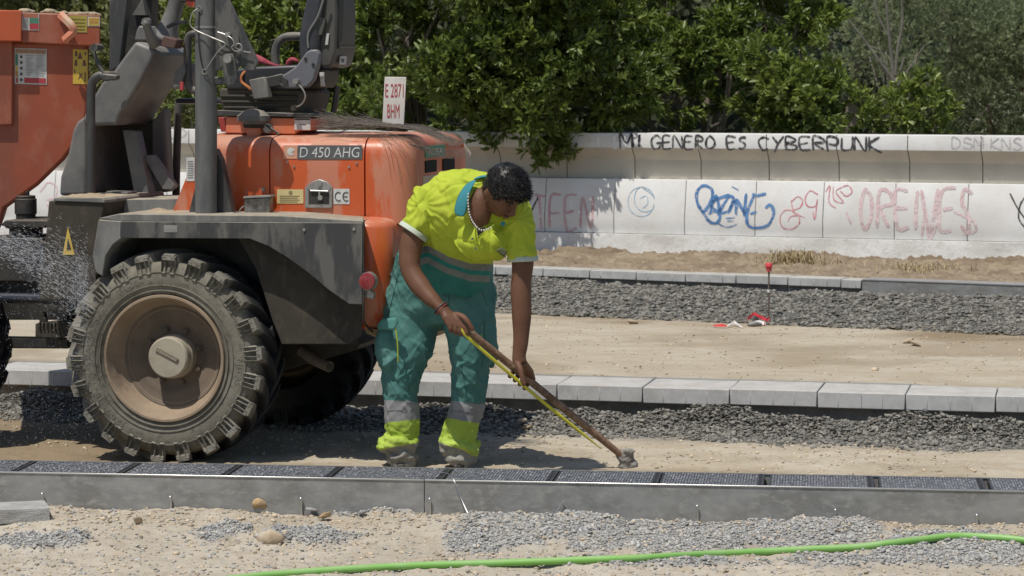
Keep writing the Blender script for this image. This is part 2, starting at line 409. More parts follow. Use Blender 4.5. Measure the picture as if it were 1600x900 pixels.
rock(823, 670, -.02, .024, M_rocko, 'small ochre stone just below the squarish pinkish one', flat=.7)
rock(1417, 537, .115, .040, M_rockp, 'left one of two pale stones on the sandy roadbed', flat=.5)
rock(1432, 541, .115, .038, M_rockp, 'right one of two pale stones on the sandy roadbed', flat=.45)
rock(989, 506, .115, .032, M_rockp, 'pale stone at the foot of the gravel bank behind the worker', flat=.6)
rock(1178, 510, .115, .040, M_rockg, 'dark clod of gravel on the fallen warning tape', flat=.6)

# ---- concrete kerbs
M_kerb = mat('kerb_concrete', (.52,.515,.50), .85, (.42,.415,.40), 7, (.55,.54,.53), bump=.35, bscale=160, dust=.25, speck=.2, bdist=.004)
M_kerbf = mat('kerb_concrete_aged', (.50,.50,.48), .85, (.40,.40,.385), 7, bump=.35, bscale=160, dust=.3, speck=.2, bdist=.004)
M_mortar = mat('lean_concrete', (.16,.155,.145), .95, (.22,.21,.19), 12, bump=.8, bscale=60, speck=.3)
M_steel = mat('galvanised_steel', (.36,.36,.35), .45, (.25,.245,.23), 4, (.42,.41,.38), metal=.45, bump=.10, bscale=14, rvar=.22, stretch=(1,1,1.8), speck=.15)
M_steel_edge = mat('bare_steel_edge', (.62,.62,.62), .3, metal=.9)
def kerb_row(fr, joints, top, hgt, wid, label, group, m, tail):
    root0 = None
    for i in range(len(joints) - 1):
        u0 = fr.L(joints[i], 600 if fr is KB else 428, 0).x; u1 = fr.L(joints[i+1], 600 if fr is KB else 428, 0).x
        bm = B(); b_box(bm, (u0 + .003, 0, -hgt), (u1 - .003, wid, 0))
        # shallow vertical nibs moulded into the front face
        L = u1 - u0
        for q in (.24, .5, .74): b_box(bm, (u0 + L*q - .005, -.0015, -hgt + .004), (u0 + L*q + .005, .01, -.012))
        bmesh.ops.translate(bm, verts=bm.verts, vec=(0, random.uniform(-.004, .004), random.uniform(-.003, .003)))
        for v in bm.verts: v.co = fr.W(v.co.x, v.co.y, v.co.z)
        o = obj('kerb_block', bm, m, bevel=.007, seg=2)
        o['label'] = label[i]; tag(o, cat='kerb block', group=group)
jm = [-20, 120, 245, 372, 497, 618, 737, 870, 1004, 1140, 1277, 1415, 1556, 1700]
lab = ['concrete kerb block at the far left beyond the dumper chassis', 'concrete kerb block mostly behind the dumper front tyre edge', 'concrete kerb block hidden by the large rear tyre', 'concrete kerb block behind the dumper in deep shade', 'concrete kerb block seen left of the worker legs', 'concrete kerb block framed between the worker legs', 'concrete kerb block crossed by the tool handle, right of the worker knee', 'nearer concrete kerb block just right of the gripping lower hand', 'nearer kerb block, fifth from the right edge of the photo', 'nearer kerb block, fourth from the right edge of the photo', 'nearer kerb block, third from the right edge of the photo', 'nearer kerb block, second from the right edge of the photo', 'nearer kerb block cut by the right edge of the photo']
kerb_row(KB, jm, 0, .088, .40, lab, 'concrete blocks of the nearer kerb', M_kerb, 0)
# bed under the kerb
bm = B(); b_box(bm, (-9, .07, -.30), (9, .40, -.090)); [setattr(v, 'co', KB.W(v.co.x, v.co.y, v.co.z)) for v in bm.verts]
tag(obj('kerb_bed', bm, M_mortar), kind='structure')
bm = B(); b_box(bm, (KB.L(-60,590,.4).x, .401, -.05), (KB.L(1440,602,.4).x, .407, .006)); [setattr(v, 'co', KB.W(v.co.x, v.co.y, v.co.z)) for v in bm.verts]
tag(obj('edging_strip', bm, M_steel_edge), 'thin bright metal edging strip along the back of the nearer kerb', 'edging strip')
jf = [-60+k*78 for k in range(0, 11)]; jf = [700, 774, 848, 921, 994, 1071, 1150, 1231, 1314, 1346]
lab = ['far kerb block mostly hidden behind the worker back', 'far kerb block framed by the worker hanging arm', 'far kerb block just right of the worker hanging arm', 'far kerb block in the shade edge of the overhanging tree', 'far kerb block fifth from the steel channel', 'far kerb block fourth from the steel channel', 'far kerb block left of the red capped stake', 'far kerb block passing behind the red capped stake', 'short far kerb block touching the far steel channel']
kerb_row(FK, jf, 0, .066, .20, lab, 'blocks of the far kerb', M_kerbf, 0)
bm = B(); b_box(bm, (-9, .03, -.30), (9, .19, -.068)); [setattr(v, 'co', FK.W(v.co.x, v.co.y, v.co.z)) for v in bm.verts]
tag(obj('kerb_bed', bm, M_mortar), kind='structure')
# far steel channel
r = empty('drain_channel', 'grey steel drain channel set at the end of the far kerb', 'drain channel', FK.o, FK.a)
u0 = FK.L(1348, 440, 0).x; bm = B(); b_box(bm, (u0, -.012, -.26), (6.5, .20, -.004)); obj('side_panel', bm, M_steel, r, world=False, bevel=.003)
bm = B(); b_box(bm, (u0, -.016, -.0035), (6.5, .21, .004)); obj('top_flange', bm, M_steel_edge, r, world=False)
for px in (1450, 1558):
    u = FK.L(px, 460, 0).x; bm = B(); b_tube(bm, [(u, -.02, -.16), (u, -.02, -.10)], .005); obj('anchor_pin', bm, M_steel_edge, r, world=False)
# slab at the lower left
bm = B(); a = G(-70, 822, -.17); b_ = G(78, 815, -.17); d = (b_ - a).normalized(); n_ = Vector((-d.y, d.x, 0))
q = [a, b_, b_ + n_ * .22, a + n_ * .22]; b_prism(bm, q, Vector((0, 0, .062))); bmesh.ops.subdivide_edges(bm, edges=bm.edges[:], cuts=6, use_grid_fill=True)
for v in bm.verts: v.co += Vector((nz(v.co.x, v.co.y, v.co.z, 20), nz(v.co.x, v.co.y, v.co.z + 5, 20), 0)) * .004
tag(obj('concrete_slab', bm, mat('slab_concrete', (.42,.42,.40), .9, (.32,.31,.29), 9, bump=.6, bscale=120, speck=.4)), 'loose grey concrete slab lying in the lower left corner', 'slab')

# ---- near drain channels with their grates
def chan(px0, px1, label, pins, loop=None):
    r = empty('drain_channel', label, 'drain channel', CH.o, CH.a, 'steel drain channels in the trench')
    u0 = CH.L(px0, 760, 0).x + .002; u1 = CH.L(px1, 760, 0).x - .002
    bm = B(); b_box(bm, (u0, 0, -.32), (u1, .004, -.003)); b_box(bm, (u0, CW - .004, -.32), (u1, CW, -.003)); b_box(bm, (u0, .004, -.32), (u1, CW - .004, -.31))
    obj('side_panel', bm, M_steel, r, world=False)
    bm = B(); b_box(bm, (u0, -.005, -.0025), (u1, .012, .0045)); obj('rim_flange', bm, M_steel_edge, r, world=False, bevel=.0015)
    bm = B(); b_box(bm, (u0, CW - .008, -.0025), (u1, CW + .003, .0015)); obj('back_flange', bm, M_steel, r, world=False)
    for px, py in pins:
        p = CH.L(px, py, -.012); bm = B(); b_tube(bm, [(p.x, -.006, -.17 - .02), (p.x, -.010, p.z - .02), (p.x - .002, -.014, p.z)], [.006, .004, .004], 8)
        b_ball(bm, (p.x - .002, -.015, p.z), .008, 2); obj('anchor_pin', bm, M_steel_edge, r, world=False, smooth=60)
    return r
chan(-120, 663, 'left length of the steel drain channel, water streaks down its side', [(67, 772), (267, 777), (471, 779)])
r2 = chan(663, 1720, 'right length of the steel drain channel, dull and scratched', [(672, 780), (1090, 791), (1306, 797), (1527, 805)])
p0, p1, p2 = CH.L(862, 812, -.02), CH.L(880, 784, -.012), CH.L(898, 812, -.02)
bm = B(); b_tube(bm, spline([p0, p0.lerp(p1, .8), p1, p2.lerp(p1, .8), p2], 4), .004, 6); obj('wire_loop', bm, M_steel_edge, r2, world=False, smooth=60)
M_grate = mat('wet_grate_metal', (.17,.175,.19), .34, (.34,.35,.37), 90, metal=.25, bump=.5, bscale=260, bdist=.003, rvar=.25)
M_gdark = mat('grate_end_iron', (.065,.067,.072), .5, (.13,.13,.135), 40, metal=.6, bump=.4, bscale=120)
gj = [-140, 22, 188, 352, 514, 690, 862, 1028, 1200, 1374, 1550, 1728]
lab = ['leftmost drain grate, cut by the left edge', 'wet drain grate just left of the big tyre', 'wet drain grate in front of the left half of the big tyre', 'wet drain grate in front of the right edge of the big tyre', 'wet drain grate in the shadow between tyre and worker', 'wet drain grate in front of the worker right foot', 'wet drain grate with a thin wire lying across, right of the worker feet', 'drain grate nearest the clod on the tool head', 'dry looking drain grate, third from the right edge', 'drain grate second from the right edge of the photo', 'rightmost drain grate, cut by the right edge']
for i in range(len(gj) - 1):
    u0 = CH.L(gj[i], 758, 0).x; u1 = CH.L(gj[i+1], 758, 0).x
    if i >= 7: u1 -= .018
    r = empty('drain_grate', lab[i], 'drain grate', CH.W((u0 + u1) / 2, CW / 2, 0), CH.a, 'metal grates over the drain')
    h = (u1 - u0) / 2 - .003; hw = CW / 2 - .014
    bm = B(); b_box(bm, (-h, -hw, -.03), (-h + .008, hw, -.002)); b_box(bm, (h - .012, -hw, -.03), (h, hw, .0005))
    b_box(bm, (-h, -hw, -.03), (h, -hw + .006, -.001)); b_box(bm, (-h, hw - .006, -.03), (h, hw, -.001))
    for k in range(12): v = -hw + .016 + (2*hw - .032) * k / 11; b_box(bm, (h - .026, v - .005, -.02), (h - .012, v + .005, .003))
    obj('frame', bm, M_gdark, r, world=False)
    bm = B()
    for k in range(13):
        v = -hw + .014 + (2 * hw - .028) * k / 12
        n_ = 34
        for q in range(n_):            # serrated bar: little teeth catch the light
            a = -h + .012 + (2*h - .040) * q / n_; b_ = a + (2*h - .040) / n_ * .62; z = random.uniform(-.0012, .0026)
            b_box(bm, (a, v - .0070, -.012), (b_, v + .0070, z), Matrix.Translation((0, v, 0)) @ Matrix.Rotation(random.gauss(0, .16), 4, 'X') @ Matrix.Translation((0, -v, 0)))
        b_box(bm, (-h + .008, v - .003, -.026), (h - .026, v + .003, -.004 - .0002 * (k % 2)))
    obj('bars', bm, M_grate, r, world=False)
    bm = B()
    for q in range(9):
        a = -h + .03 + (2*h - .07) * q / 8; b_box(bm, (a - .003, -hw + .006, -.024), (a + .003, hw - .006, -.0065))
    obj('cross_bars', bm, M_gdark, r, world=False)
# debris water lying in the channel
bm = B(); b_box(bm, (-3.6, .01, -.29), (3.4, CW - .01, -.27)); [setattr(v, 'co', CH.W(v.co.x, v.co.y, v.co.z)) for v in bm.verts]
tag(obj('channel_silt', bm, M_mortar), kind='structure')
# loose tie wire over the rim
bm = B(); b_tube(bm, spline([CH.W(*CH.L(686, 738, .20)) , CH.W(*CH.L(702, 741, .05)), CH.W(*CH.L(710, 752, -.012)), CH.W(*CH.L(720, 778, -.03)), CH.W(*CH.L(731, 802, -.07))], 5), .0020, 5)
tag(obj('tie_wire', bm, M_steel_edge, smooth=60), 'thin pale wire hanging over the drain rim into the gravel', 'wire')
# ================================================================= WALL
M_wallw = mat('white_painted_concrete', (.76,.76,.745), .8, (.67,.66,.635), 1.6, (.70,.685,.65), bump=.18, bscale=50, speck=.10, dust=.15, bdist=.006)
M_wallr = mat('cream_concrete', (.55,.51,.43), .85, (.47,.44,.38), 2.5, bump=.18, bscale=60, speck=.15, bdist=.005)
M_wallb = mat('rough_white_footing', (.74,.735,.71), .9, (.66,.645,.61), 4, (.60,.58,.54), bump=.45, bscale=18, speck=.5, bdist=.015)
def mk_wall():
    root = empty('boundary_wall', 'white precast concrete wall covered in graffiti behind the site', 'wall', WL.o, WL.a)
    zt = lambda py: WL.L(1180, py, 0).z
    zcap, zcap1, zrec, zpan, zbend, zbase = zt(210), zt(233), zt(243), zt(283), zt(344), zt(369)
    # lower panels
    lo = [1070 - 112 * k * (1 - .012 * k) for k in range(13, 0, -1)] + [1070, 1180, 1286, 1398, 1512, 1630, 1752, 1880]
    for a, b in zip(lo, lo[1:]):
        u0, u1 = WL.L(a, 320, 0).x + .003, WL.L(b, 320, 0).x - .003
        j = 0; prof = [(0 + j, zbase), (-.012 + j, zbend), (.045 + j, zpan), (.20, zpan), (.20, zbase)]
        bm = B(); b_prism(bm, [Vector((u0, v, z)) for v, z in prof], Vector((u1 - u0, 0, 0))); obj('lower_panel', bm, M_wallw, root, world=False, bevel=.004)
    up = [984 - 108 * k * (1 - .012 * k) for k in range(12, 0, -1)] + [984, 1088, 1195, 1305, 1416, 1531, 1650, 1775, 1890]
    for a, b in zip(up, up[1:]):
        u0, u1 = WL.L(a, 250, 0).x + .0035, WL.L(b, 250, 0).x - .0035
        j = 0
        prof = [(.05 + j, zcap1), (.05 + j, zcap), (.26, zcap + .004), (.26, zpan + .001), (.16, zpan + .001), (.15, zrec - .05), (.11, zrec)]
        bm = B(); b_prism(bm, [Vector((u0, v, z)) for v, z in prof], Vector((u1 - u0, 0, 0)))
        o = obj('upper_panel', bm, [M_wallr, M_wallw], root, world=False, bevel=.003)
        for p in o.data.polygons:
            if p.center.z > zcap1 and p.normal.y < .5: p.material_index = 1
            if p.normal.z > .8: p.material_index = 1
    # footing
    us = np.arange(WL.L(-150, 380, 0).x, 6.8, .05); bm = B(); rows = []
    for u in us:
        zb = zbase; rows.append([bm.verts.new((u, -.055 + .012 * nz(u, z * 3, 2, 3) - .02 * (1 - k / 5), z)) for k, z in enumerate(np.linspace(-.10, zb - .004, 6))] + [bm.verts.new((u, .15, zb - .004)), bm.verts.new((u, .15, -.1))])
    for A_, B_ in zip(rows, rows[1:]):
        for k in range(8): bm.faces.new((A_[k], B_[k], B_[(k+1) % 8], A_[(k+1) % 8]))
    obj('footing', bm, M_wallb, root, world=False, smooth=30)
    return root
WALL = mk_wall()
# ---- stroke lettering (x 0..1, y 0..1)
GL = {'M': [[(0,0),(.1,1),(.5,.35),(.9,1),(1,0)]], 'I': [[(.5,0),(.45,.5),(.5,1)]], 'G': [[(.95,.8),(.6,1),(.15,.8),(0,.4),(.3,0),(.8,.05),(.95,.4),(.5,.42)]],
 'E': [[(.9,1),(.05,.95),(.05,.02),(.9,0)],[(.05,.5),(.75,.52)]], 'N': [[(0,0),(.05,1),(.9,0),(.95,1)]], 'R': [[(.05,0),(.05,1),(.8,.9),(.8,.58),(.05,.5),(.9,0)]],
 'O': [[(.5,1),(.05,.7),(.05,.25),(.5,0),(.95,.3),(.92,.75),(.5,1)]], 'S': [[(.9,.9),(.4,1),(.1,.75),(.5,.52),(.9,.3),(.6,0),(.05,.08)]],
 'C': [[(.9,.8),(.5,1),(.1,.75),(.05,.3),(.4,0),(.9,.1)]], 'Y': [[(0,1),(.45,.45)],[(1,1),(.45,.45),(.2,-.15)]], 'B': [[(.05,0),(.05,1),(.75,.85),(.7,.6),(.05,.5),(.85,.4),(.85,.1),(.05,0)]],
 'P': [[(.05,-.05),(.05,1),(.85,.85),(.8,.5),(.05,.45)]], 'U': [[(.05,1),(.1,.15),(.5,0),(.9,.2),(.95,1)]], 'K': [[(.05,-.05),(.05,1)],[(.95,1),(.1,.45),(1.2,-.15)]],
 'T': [[(0,1),(1,.95)],[(.5,1),(.5,0)]], 'F': [[(.9,1),(.05,.95),(.05,0)],[(.05,.5),(.75,.52)]], 'V': [[(0,1),(.5,0),(1,1)]], 'D': [[(.05,0),(.05,1),(.7,.85),(.95,.5),(.7,.1),(.05,0)]],
 'A': [[(0,0),(.5,1),(1,0)],[(.22,.4),(.8,.4)]], '.': [[(.4,.4),(.55,.45)]], 'W': [[(0,1),(.25,0),(.5,.7),(.75,0),(1,1)]]}
def ribbon(bm, pts, wd, fr, v, taper=False, vf=None):
    """flat painted stroke on plane v of frame fr; pts in photo pixels, wd in pixels"""
    pts = [Vector((x, y, 0)) for x, y in pts]; pts = spline(pts, 5) if len(pts) > 2 else [pts[0].lerp(pts[1], k / 4) for k in range(5)]
    n = len(pts); L_, R_ = [], []
    for i, p in enumerate(pts):
        t = (pts[min(i+1, n-1)] - pts[max(i-1, 0)]); t = t.normalized() if t.length else Vector((1, 0, 0)); q = Vector((-t.y, t.x, 0))
        h = wd / 2 * (.8 + .35 * nz(p.x * .1, p.y * .1, 3, 1)) * (.6 if i in (0, n - 1) else 1)
        for s, A_ in ((1, L_), (-1, R_)):
            c = p + q * h * s; vv = vf(c.x, c.y) if vf else v; A_.append(bm.verts.new(fr.L(c.x, c.y, vv)))
    for i in range(n - 1): bm.faces.new((L_[i], L_[i+1], R_[i+1], R_[i]))
def paint(name, strokes, wd, m, vf, label=None):
    bm = B()
    for k, s in enumerate(strokes): ribbon(bm, s, wd, WL, 0, vf=lambda x, y, k=k: vf(x, y) - .00012 * k)
    o = obj(name, bm, m, WALL, world=False, recalc=False)
    if label: o['label'] = label
    return o
zt = lambda py: WL.L(1180, py, 0).z
Z344, Z283 = zt(344), zt(283)
def vlow(x, y):
    p = WL.L(x, y, 0); z = p.z
    return (-.012 + (z - Z344) / (Z283 - Z344) * .057 if z > Z344 else -.012 + (Z344 - z) / (Z344 - zt(369)) * .012) - .0035
vcap = lambda x, y: .05 - .0022
def word(txt, x, y, h, wl, gap, slope=0, jit=1.2, ws=None):
    out = []; random.seed(len(txt))
    for i, ch in enumerate(txt):
        if ch == ' ': x += gap * 1.5; continue
        w_ = wl * (.35 if ch in 'I.' else 1)
        for st in GL[ch]: out.append([(x + a * w_ + random.uniform(-jit, jit), y + slope * x - b * h + random.uniform(-jit, jit)) for a, b in st])
        x += w_ + gap
    return out
M_gblack = mat('black_spray_paint', (.035,.035,.038), .7, (.07,.07,.075), 30)
M_ggrey = mat('faded_grey_spray', (.50,.49,.49), .8, (.62,.61,.60), 20)
M_gblue = mat('blue_spray_paint', (.06,.18,.42), .7, (.12,.26,.50), 20)
M_gcyan = mat('pale_blue_spray', (.25,.42,.55), .7, (.4,.52,.6), 30)
M_gpink = mat('faded_pink_spray', (.68,.50,.51), .8, (.72,.62,.61), 8, lo=.35, hi=.7)
M_gpink2 = mat('pink_spray', (.60,.33,.35), .8, (.68,.48,.48), 8, lo=.35, hi=.7)
M_gred = mat('thin_red_spray', (.60,.16,.20), .7, (.66,.35,.37), 10)
def vbl(x, y): return .05 - .006
st = word('MI', 968, 229, 22, 21, 6, .002) + word('GENERO', 1018, 229, 20, 14.5, 2.5, .003) + word('ES', 1136, 229, 19, 14, 3, .003)
paint('graffiti', st, 4.0, M_gblack, vcap, 'black block words MI GENERO ES on the wall cap')
st = word('CYBERPUNK', 1185, 230, 21, 18.5, 3, .004)
paint('graffiti', st, 4.6, M_gblack, vcap, 'bold black word CYBERPUNK on the wall cap')
paint('graffiti', word('DSM.KNS', 1487, 228, 17, 15, 2.5, .003), 3.2, M_ggrey, vcap, 'faded grey letters at the right end of the wall cap')
paint('graffiti', [[(262,203),(272,199),(285,201),(291,208),(284,214),(270,216),(262,212)]], 3.2, M_ggrey, vcap, 'grey loop on the cap behind the dumper handrail')
for m_ in (M_gblack, M_ggrey, M_gblue, M_gcyan, M_gpink, M_gpink2, M_gred):      # sprayed paint is a broken film
    n_, l_ = m_.node_tree.nodes, m_.node_tree.links; t_ = n_.new('ShaderNodeTexNoise'); t_.inputs['Scale'].default_value = 38; t_.inputs['Detail'].default_value = 6
    c_ = n_.new('ShaderNodeTexCoord'); l_.new(c_.outputs['Object'], t_.inputs['Vector']); r_ = n_.new('ShaderNodeMapRange'); r_.inputs[1].default_value = .34; r_.inputs[2].default_value = .52; r_.inputs[3].default_value = .35; r_.inputs[4].default_value = .96
    l_.new(t_.outputs[0], r_.inputs[0]); l_.new(r_.outputs[0], n_['Principled BSDF'].inputs['Alpha'])
# blue tag
bl = [[(1092,322),(1100,330),(1112,312),(1112,296),(1099,290),(1089,300),(1090,318),(1101,336),(1110,347),(1120,348),(1125,338),(1118,330),(1106,334)],
      [(1110,330),(1118,305),(1124,331),(1110,318),(1135,306),(1137,309),(1124,332),(1138,330)], [(1136,306),(1146,310),(1138,332),(1150,312),(1150,332),(1152,334)], [(1150,310),(1164,334),(1163,333),(1166,302)],
      [(1176,302),(1181,306),(1197,302)],[(1178,306),(1168,330),(1168,350),(1180,356),(1199,352),(1209,334),(1204,320),(1196,325)], [(1172,334),(1182,331)]]
paint('graffiti', bl, 6.0, M_gblue, vlow, 'bold blue looping tag on the lower wall panels')
paint('graffiti', [[(1122,349),(1136,355),(1152,350)], [(1143,291),(1154,297)], [(1134,341),(1148,340)], [(1136,345),(1146,345)]], 2.4, M_gblue, vlow, 'small blue dashes under the blue tag')
ring = [(1002 + 21 * math.cos(a), 315 + 23 * math.sin(a)) for a in np.linspace(.3, 6.1, 16)]
paint('graffiti', [ring], 1.5, M_gcyan, vlow, 'thin pale blue circle tag dappled by tree shade')
paint('graffiti', [[(1010,295),(1002,292),(993,300),(992,318),(1003,330),(1018,328),(1022,318)], [(1003,293),(1014,300),(1023,309)], [(1000,310),(1010,306),(1012,318),(1004,325)]], 1.5, M_gcyan, vlow, 'inner swirl of the pale blue circle tag')
# red thin tag
rd = [[(1241,330),(1228,328),(1219,338),(1222,354),(1236,358),(1248,350),(1248,338),(1236,338),(1231,346)], [(1236,312),(1240,330),(1252,338)],[(1236,316),(1246,307),(1254,313),(1250,324),(1238,330),(1258,340)],
      [(1278,304),(1266,298),(1258,310),(1262,322),(1274,322),(1277,312),(1273,343),(1270,330)], [(1290,300),(1297,290),(1295,315),(1306,325)],[(1302,291),(1303,312),(1318,316),(1306,300),(1316,292),(1326,290),(1331,300),(1322,306),(1313,298)]]
paint('graffiti', rd, 2.1, M_gred, vlow, 'thin red tag left of the big faded pink letters')
pk = word('OREIVES', 1344, 358, 62, 22, 6, .0, 4)
paint('graffiti', pk, 7.5, M_gpink, vlow, 'big faded pink letters at the right of the lower wall')
paint('graffiti', [[(1490,330),(1520,345),(1524,360),(1505,366)], [(1440,372),(1446,330),(1452,374),(1470,335)], [(1330,350),(1322,330)]], 5, M_gpink, vlow, 'faded pink flourish after the big pink letters')
paint('graffiti', word('TFEN', 835, 358, 52, 18, 6, .0, 2.5), 4.6, M_gpink2, vlow, 'dull pink letters in shade beside the worker head')
paint('graffiti', [[(842,306),(834,322),(826,338)]], 3.5, M_gblack, vlow, 'short dark stroke just right of the worker head')
paint('graffiti', [[(1578,302),(1590,325),(1604,345)], [(1604,305),(1594,320),(1592,342),(1604,358)]], 3.0, M_gblack, vlow, 'black curved strokes at the right edge of the lower wall')
paint('graffiti', [[(62,300),(75,285),(88,292),(86,308),(72,312)], [(60,275),(78,268)], [(72,318),(84,330)]], 4, M_gpink, vlow, 'faded pink loops seen under the orange skip')
# wall stains and patches of fresh white paint on the cap
paint('paint_patch', [[(748,212),(756,232)], [(768,212),(775,226)], [(789,214),(790,230)], [(934,214),(936,230)], [(960,212),(961,232),(970,216),(975,234)]], 5, mat('fresh_white_paint', (.80,.80,.79), .7), lambda x, y: .05 - .0012, 'small smears of fresher white paint on the cap')

# ================================================================= VEGETATION
def leafmat(name, c, c2, tr=.32, rough=.40, spec=.45):
    return mat(name, c, rough, c2, 3, attr=[('tint', 'mul')], trans=tr, spec=spec)
M_leaf = leafmat('glossy_leaf', (.105,.150,.034), (.170,.218,.052))
M_leafb = leafmat('bright_leaf', (.130,.175,.038), (.205,.255,.062))
M_leafo = leafmat('hazed_olive_leaf', (.20,.235,.135), (.265,.30,.175), .45, .7)  # paled and greyed so the leaf colour carries distance haze
M_leafd = leafmat('dark_needle', (.08,.115,.085), (.11,.155,.11), .2, .7)
M_leafy = leafmat('yellow_green_leaf', (.14,.155,.055), (.19,.20,.08), .3, .6)
M_bark = mat('grey_bark', (.13,.11,.085), .9, (.20,.17,.13), 12, bump=.8, bscale=40, stretch=(3,3,1))
M_barkp = mat('pale_smooth_bark', (.20,.185,.16), .85, (.14,.13,.11), 5, bump=.4, bscale=20, stretch=(2,2,.6))
def leaves(name, C, D_, per, size, m, parent, spread=.95, wr=.36, tint=(.6, 1.35)):
    """C cluster centres (n,3), D_ directions (n,3); per leaves whorled round each twig tip"""
    C = np.repeat(np.asarray(C), per, 0); D_ = np.repeat(np.asarray(D_), per, 0); n = len(C)
    rv = RNG.normal(0, 1, (n, 3)); rv -= D_ * (rv * D_).sum(1, keepdims=True); rv /= np.linalg.norm(rv, axis=1, keepdims=True) + 1e-9
    k = RNG.uniform(.35, 1.25, (n, 1)) * spread; d = D_ + rv * k; d += np.array([0, 0, -.12]); d /= np.linalg.norm(d, axis=1, keepdims=True)
    L = size * RNG.uniform(.6, 1.25, (n, 1)); side = np.cross(d, D_ + RNG.normal(0, .35, (n, 3))); side /= np.linalg.norm(side, axis=1, keepdims=True) + 1e-9
    nn = np.cross(side, d); W_ = L * wr * RNG.uniform(.75, 1.2, (n, 1)) * .5
    base = C - D_ * RNG.uniform(0, .9, (n, 1)) * size + d * .08 * L
    # 6 verts: base, left, left2, tip, right2, right; centre line drops for a fold
    mid = base + d * L * .38; mid2 = base + d * L * .72; tip = base + d * L - nn * L * .10
    V = np.stack([base, mid - side * W_ + nn * W_ * .35, mid2 - side * W_ * .75 + nn * W_ * .15, tip, mid2 + side * W_ * .75 + nn * W_ * .15, mid + side * W_ + nn * W_ * .35], 1)
    F0 = np.array([[0, 1, 2, 3], [0, 3, 4, 5]]); Fc = (F0[None] + (np.arange(n) * 6)[:, None, None]).reshape(-1, 4)
    t = np.repeat(RNG.uniform(tint[0], tint[1], n), 6)
    return npmesh(name, V.reshape(-1, 3), Fc, m, parent, {'tint': t})
GT = [-.02]
def blobs_clusters(blobs, dens, up=.35, shell=.45, gaps=True):
    """blobs: (centre Vector, (rx,ry,rz)); cluster tips on the outer shells of the lobes"""
    C, D_ = [], []
    for c, r in blobs:
        n = int(dens * (r[0] * r[1] * r[2]) ** (2 / 3)); 
        q = RNG.normal(0, 1, (n, 3)); q /= np.linalg.norm(q, axis=1, keepdims=True); rad = 1 - shell * RNG.uniform(0, 1, (n, 1)) ** 1.3
        rad *= 1 + .22 * np.sin(q[:, :1] * 9 + c[0]) * np.sin(q[:, 2:] * 8 + c[2])
        C.append(np.array(c) + q * rad * np.array(r)); d = q + RNG.normal(0, .35, (n, 3)) + np.array([0, 0, up]); d /= np.linalg.norm(d, axis=1, keepdims=True); D_.append(d)
    C = np.concatenate(C); D_ = np.concatenate(D_)
    keep = np.array([noise.noise(Vector(c) * 2.6) + .5 * noise.noise(Vector(c) * 6.1) > GT[0] for c in C]) if gaps else np.ones(len(C), bool)
    return C[keep], D_[keep]
def branch_mesh(base, tips, r0, seed=0):
    bm = B(); random.seed(seed); base = Vector(base); zs = sum(t[2] for t in tips) / len(tips)
    top = Vector((sum(t[0] for t in tips) / len(tips), sum(t[1] for t in tips) / len(tips), zs)); fork = base.lerp(top, .45)
    tr = spline([base, base.lerp(fork, .5) + Vector((random.uniform(-.06, .06), random.uniform(-.06, .06), 0)), fork], 5)
    b_tube(bm, tr, [r0 * (1.25 - .45 * i / (len(tr) - 1)) for i in range(len(tr))], 9)
    for t in tips:
        t = Vector(t); mid = fork.lerp(t, .5) + Vector((random.uniform(-.15, .15), random.uniform(-.15, .15), random.uniform(0, .2)))
        pts = spline([fork, mid, t], 6); b_tube(bm, pts, [r0 * .62 * (1 - .85 * i / (len(pts) - 1)) + .003 for i in range(len(pts))], 6)
        for _ in range(3):
            s = mid.lerp(t, random.uniform(.1, .8)); e = s + Vector((random.gauss(0, .16), random.gauss(0, .16), random.gauss(.05, .12)))
            b_tube(bm, spline([s, s.lerp(e, .5) + Vector((0, 0, .05)), e], 3), [r0 * .2 * (1 - k / 7) + .002 for k in range(7)], 5)
    return bm
def tree(name, label, cat, base, blobs, dens, per, size, m, bark, r0, group=None, spread=.95, wr=.36, shell=.45, seed=1, tint=(.6, 1.35), up=.35):
    r = empty(name, label, cat, base, 0, group); obj('trunk', branch_mesh(base, [b[0] for b in blobs[:9]], r0, seed), bark, r, smooth=50)
    C, D_ = blobs_clusters(blobs, dens, shell=shell, up=up); leaves('crown', C, D_, per, size, m, r, spread, wr, tint)
    return r
def bl(px, py, Y, r, ry=None, rz=None):
    p = P(px, py, Y); return ((p.x, p.y, p.z), (r, ry or r, rz or r * .85))
wy = lambda px: WL.W(WL.L(px, 300, .3).x, .3, 0).y
random.seed(3)
TG = 'dense evergreens behind the graffiti wall'
def rowtree(pxc, label, blobs, seed, Y=None, m=None, **kw):
    Y = Y or wy(pxc) + 1.3; p = P(pxc, 200, Y); a = dict(dens=1050, per=9, size=.080); a.update(kw)
    return tree('evergreen_tree', label, 'tree', (p.x, Y, -.4), blobs, a['dens'], a['per'], a['size'], m or M_leaf, M_bark, .075, TG, seed=seed)
def auto(x0, x1, y0, y1, Ya, Yb, n, r, lean=0):
    out = []
    for _ in range(n):
        py = random.uniform(y0, y1); out.append(bl(random.uniform(x0, x1), py, random.uniform(Ya, Yb) + lean * (y1 - py) / (y1 - y0), random.uniform(*r)))
    return out
Yw = wy(900)
rowtree(430, 'leafy evergreen rising behind the dumper seat', auto(320, 560, -60, 190, wy(430)+.9, wy(430)+1.8, 16, (.38,.6)) + auto(300, 560, -330, -80, wy(430)+1.6, wy(430)+2.6, 9, (.6,.85)), 1, m=M_leafb)
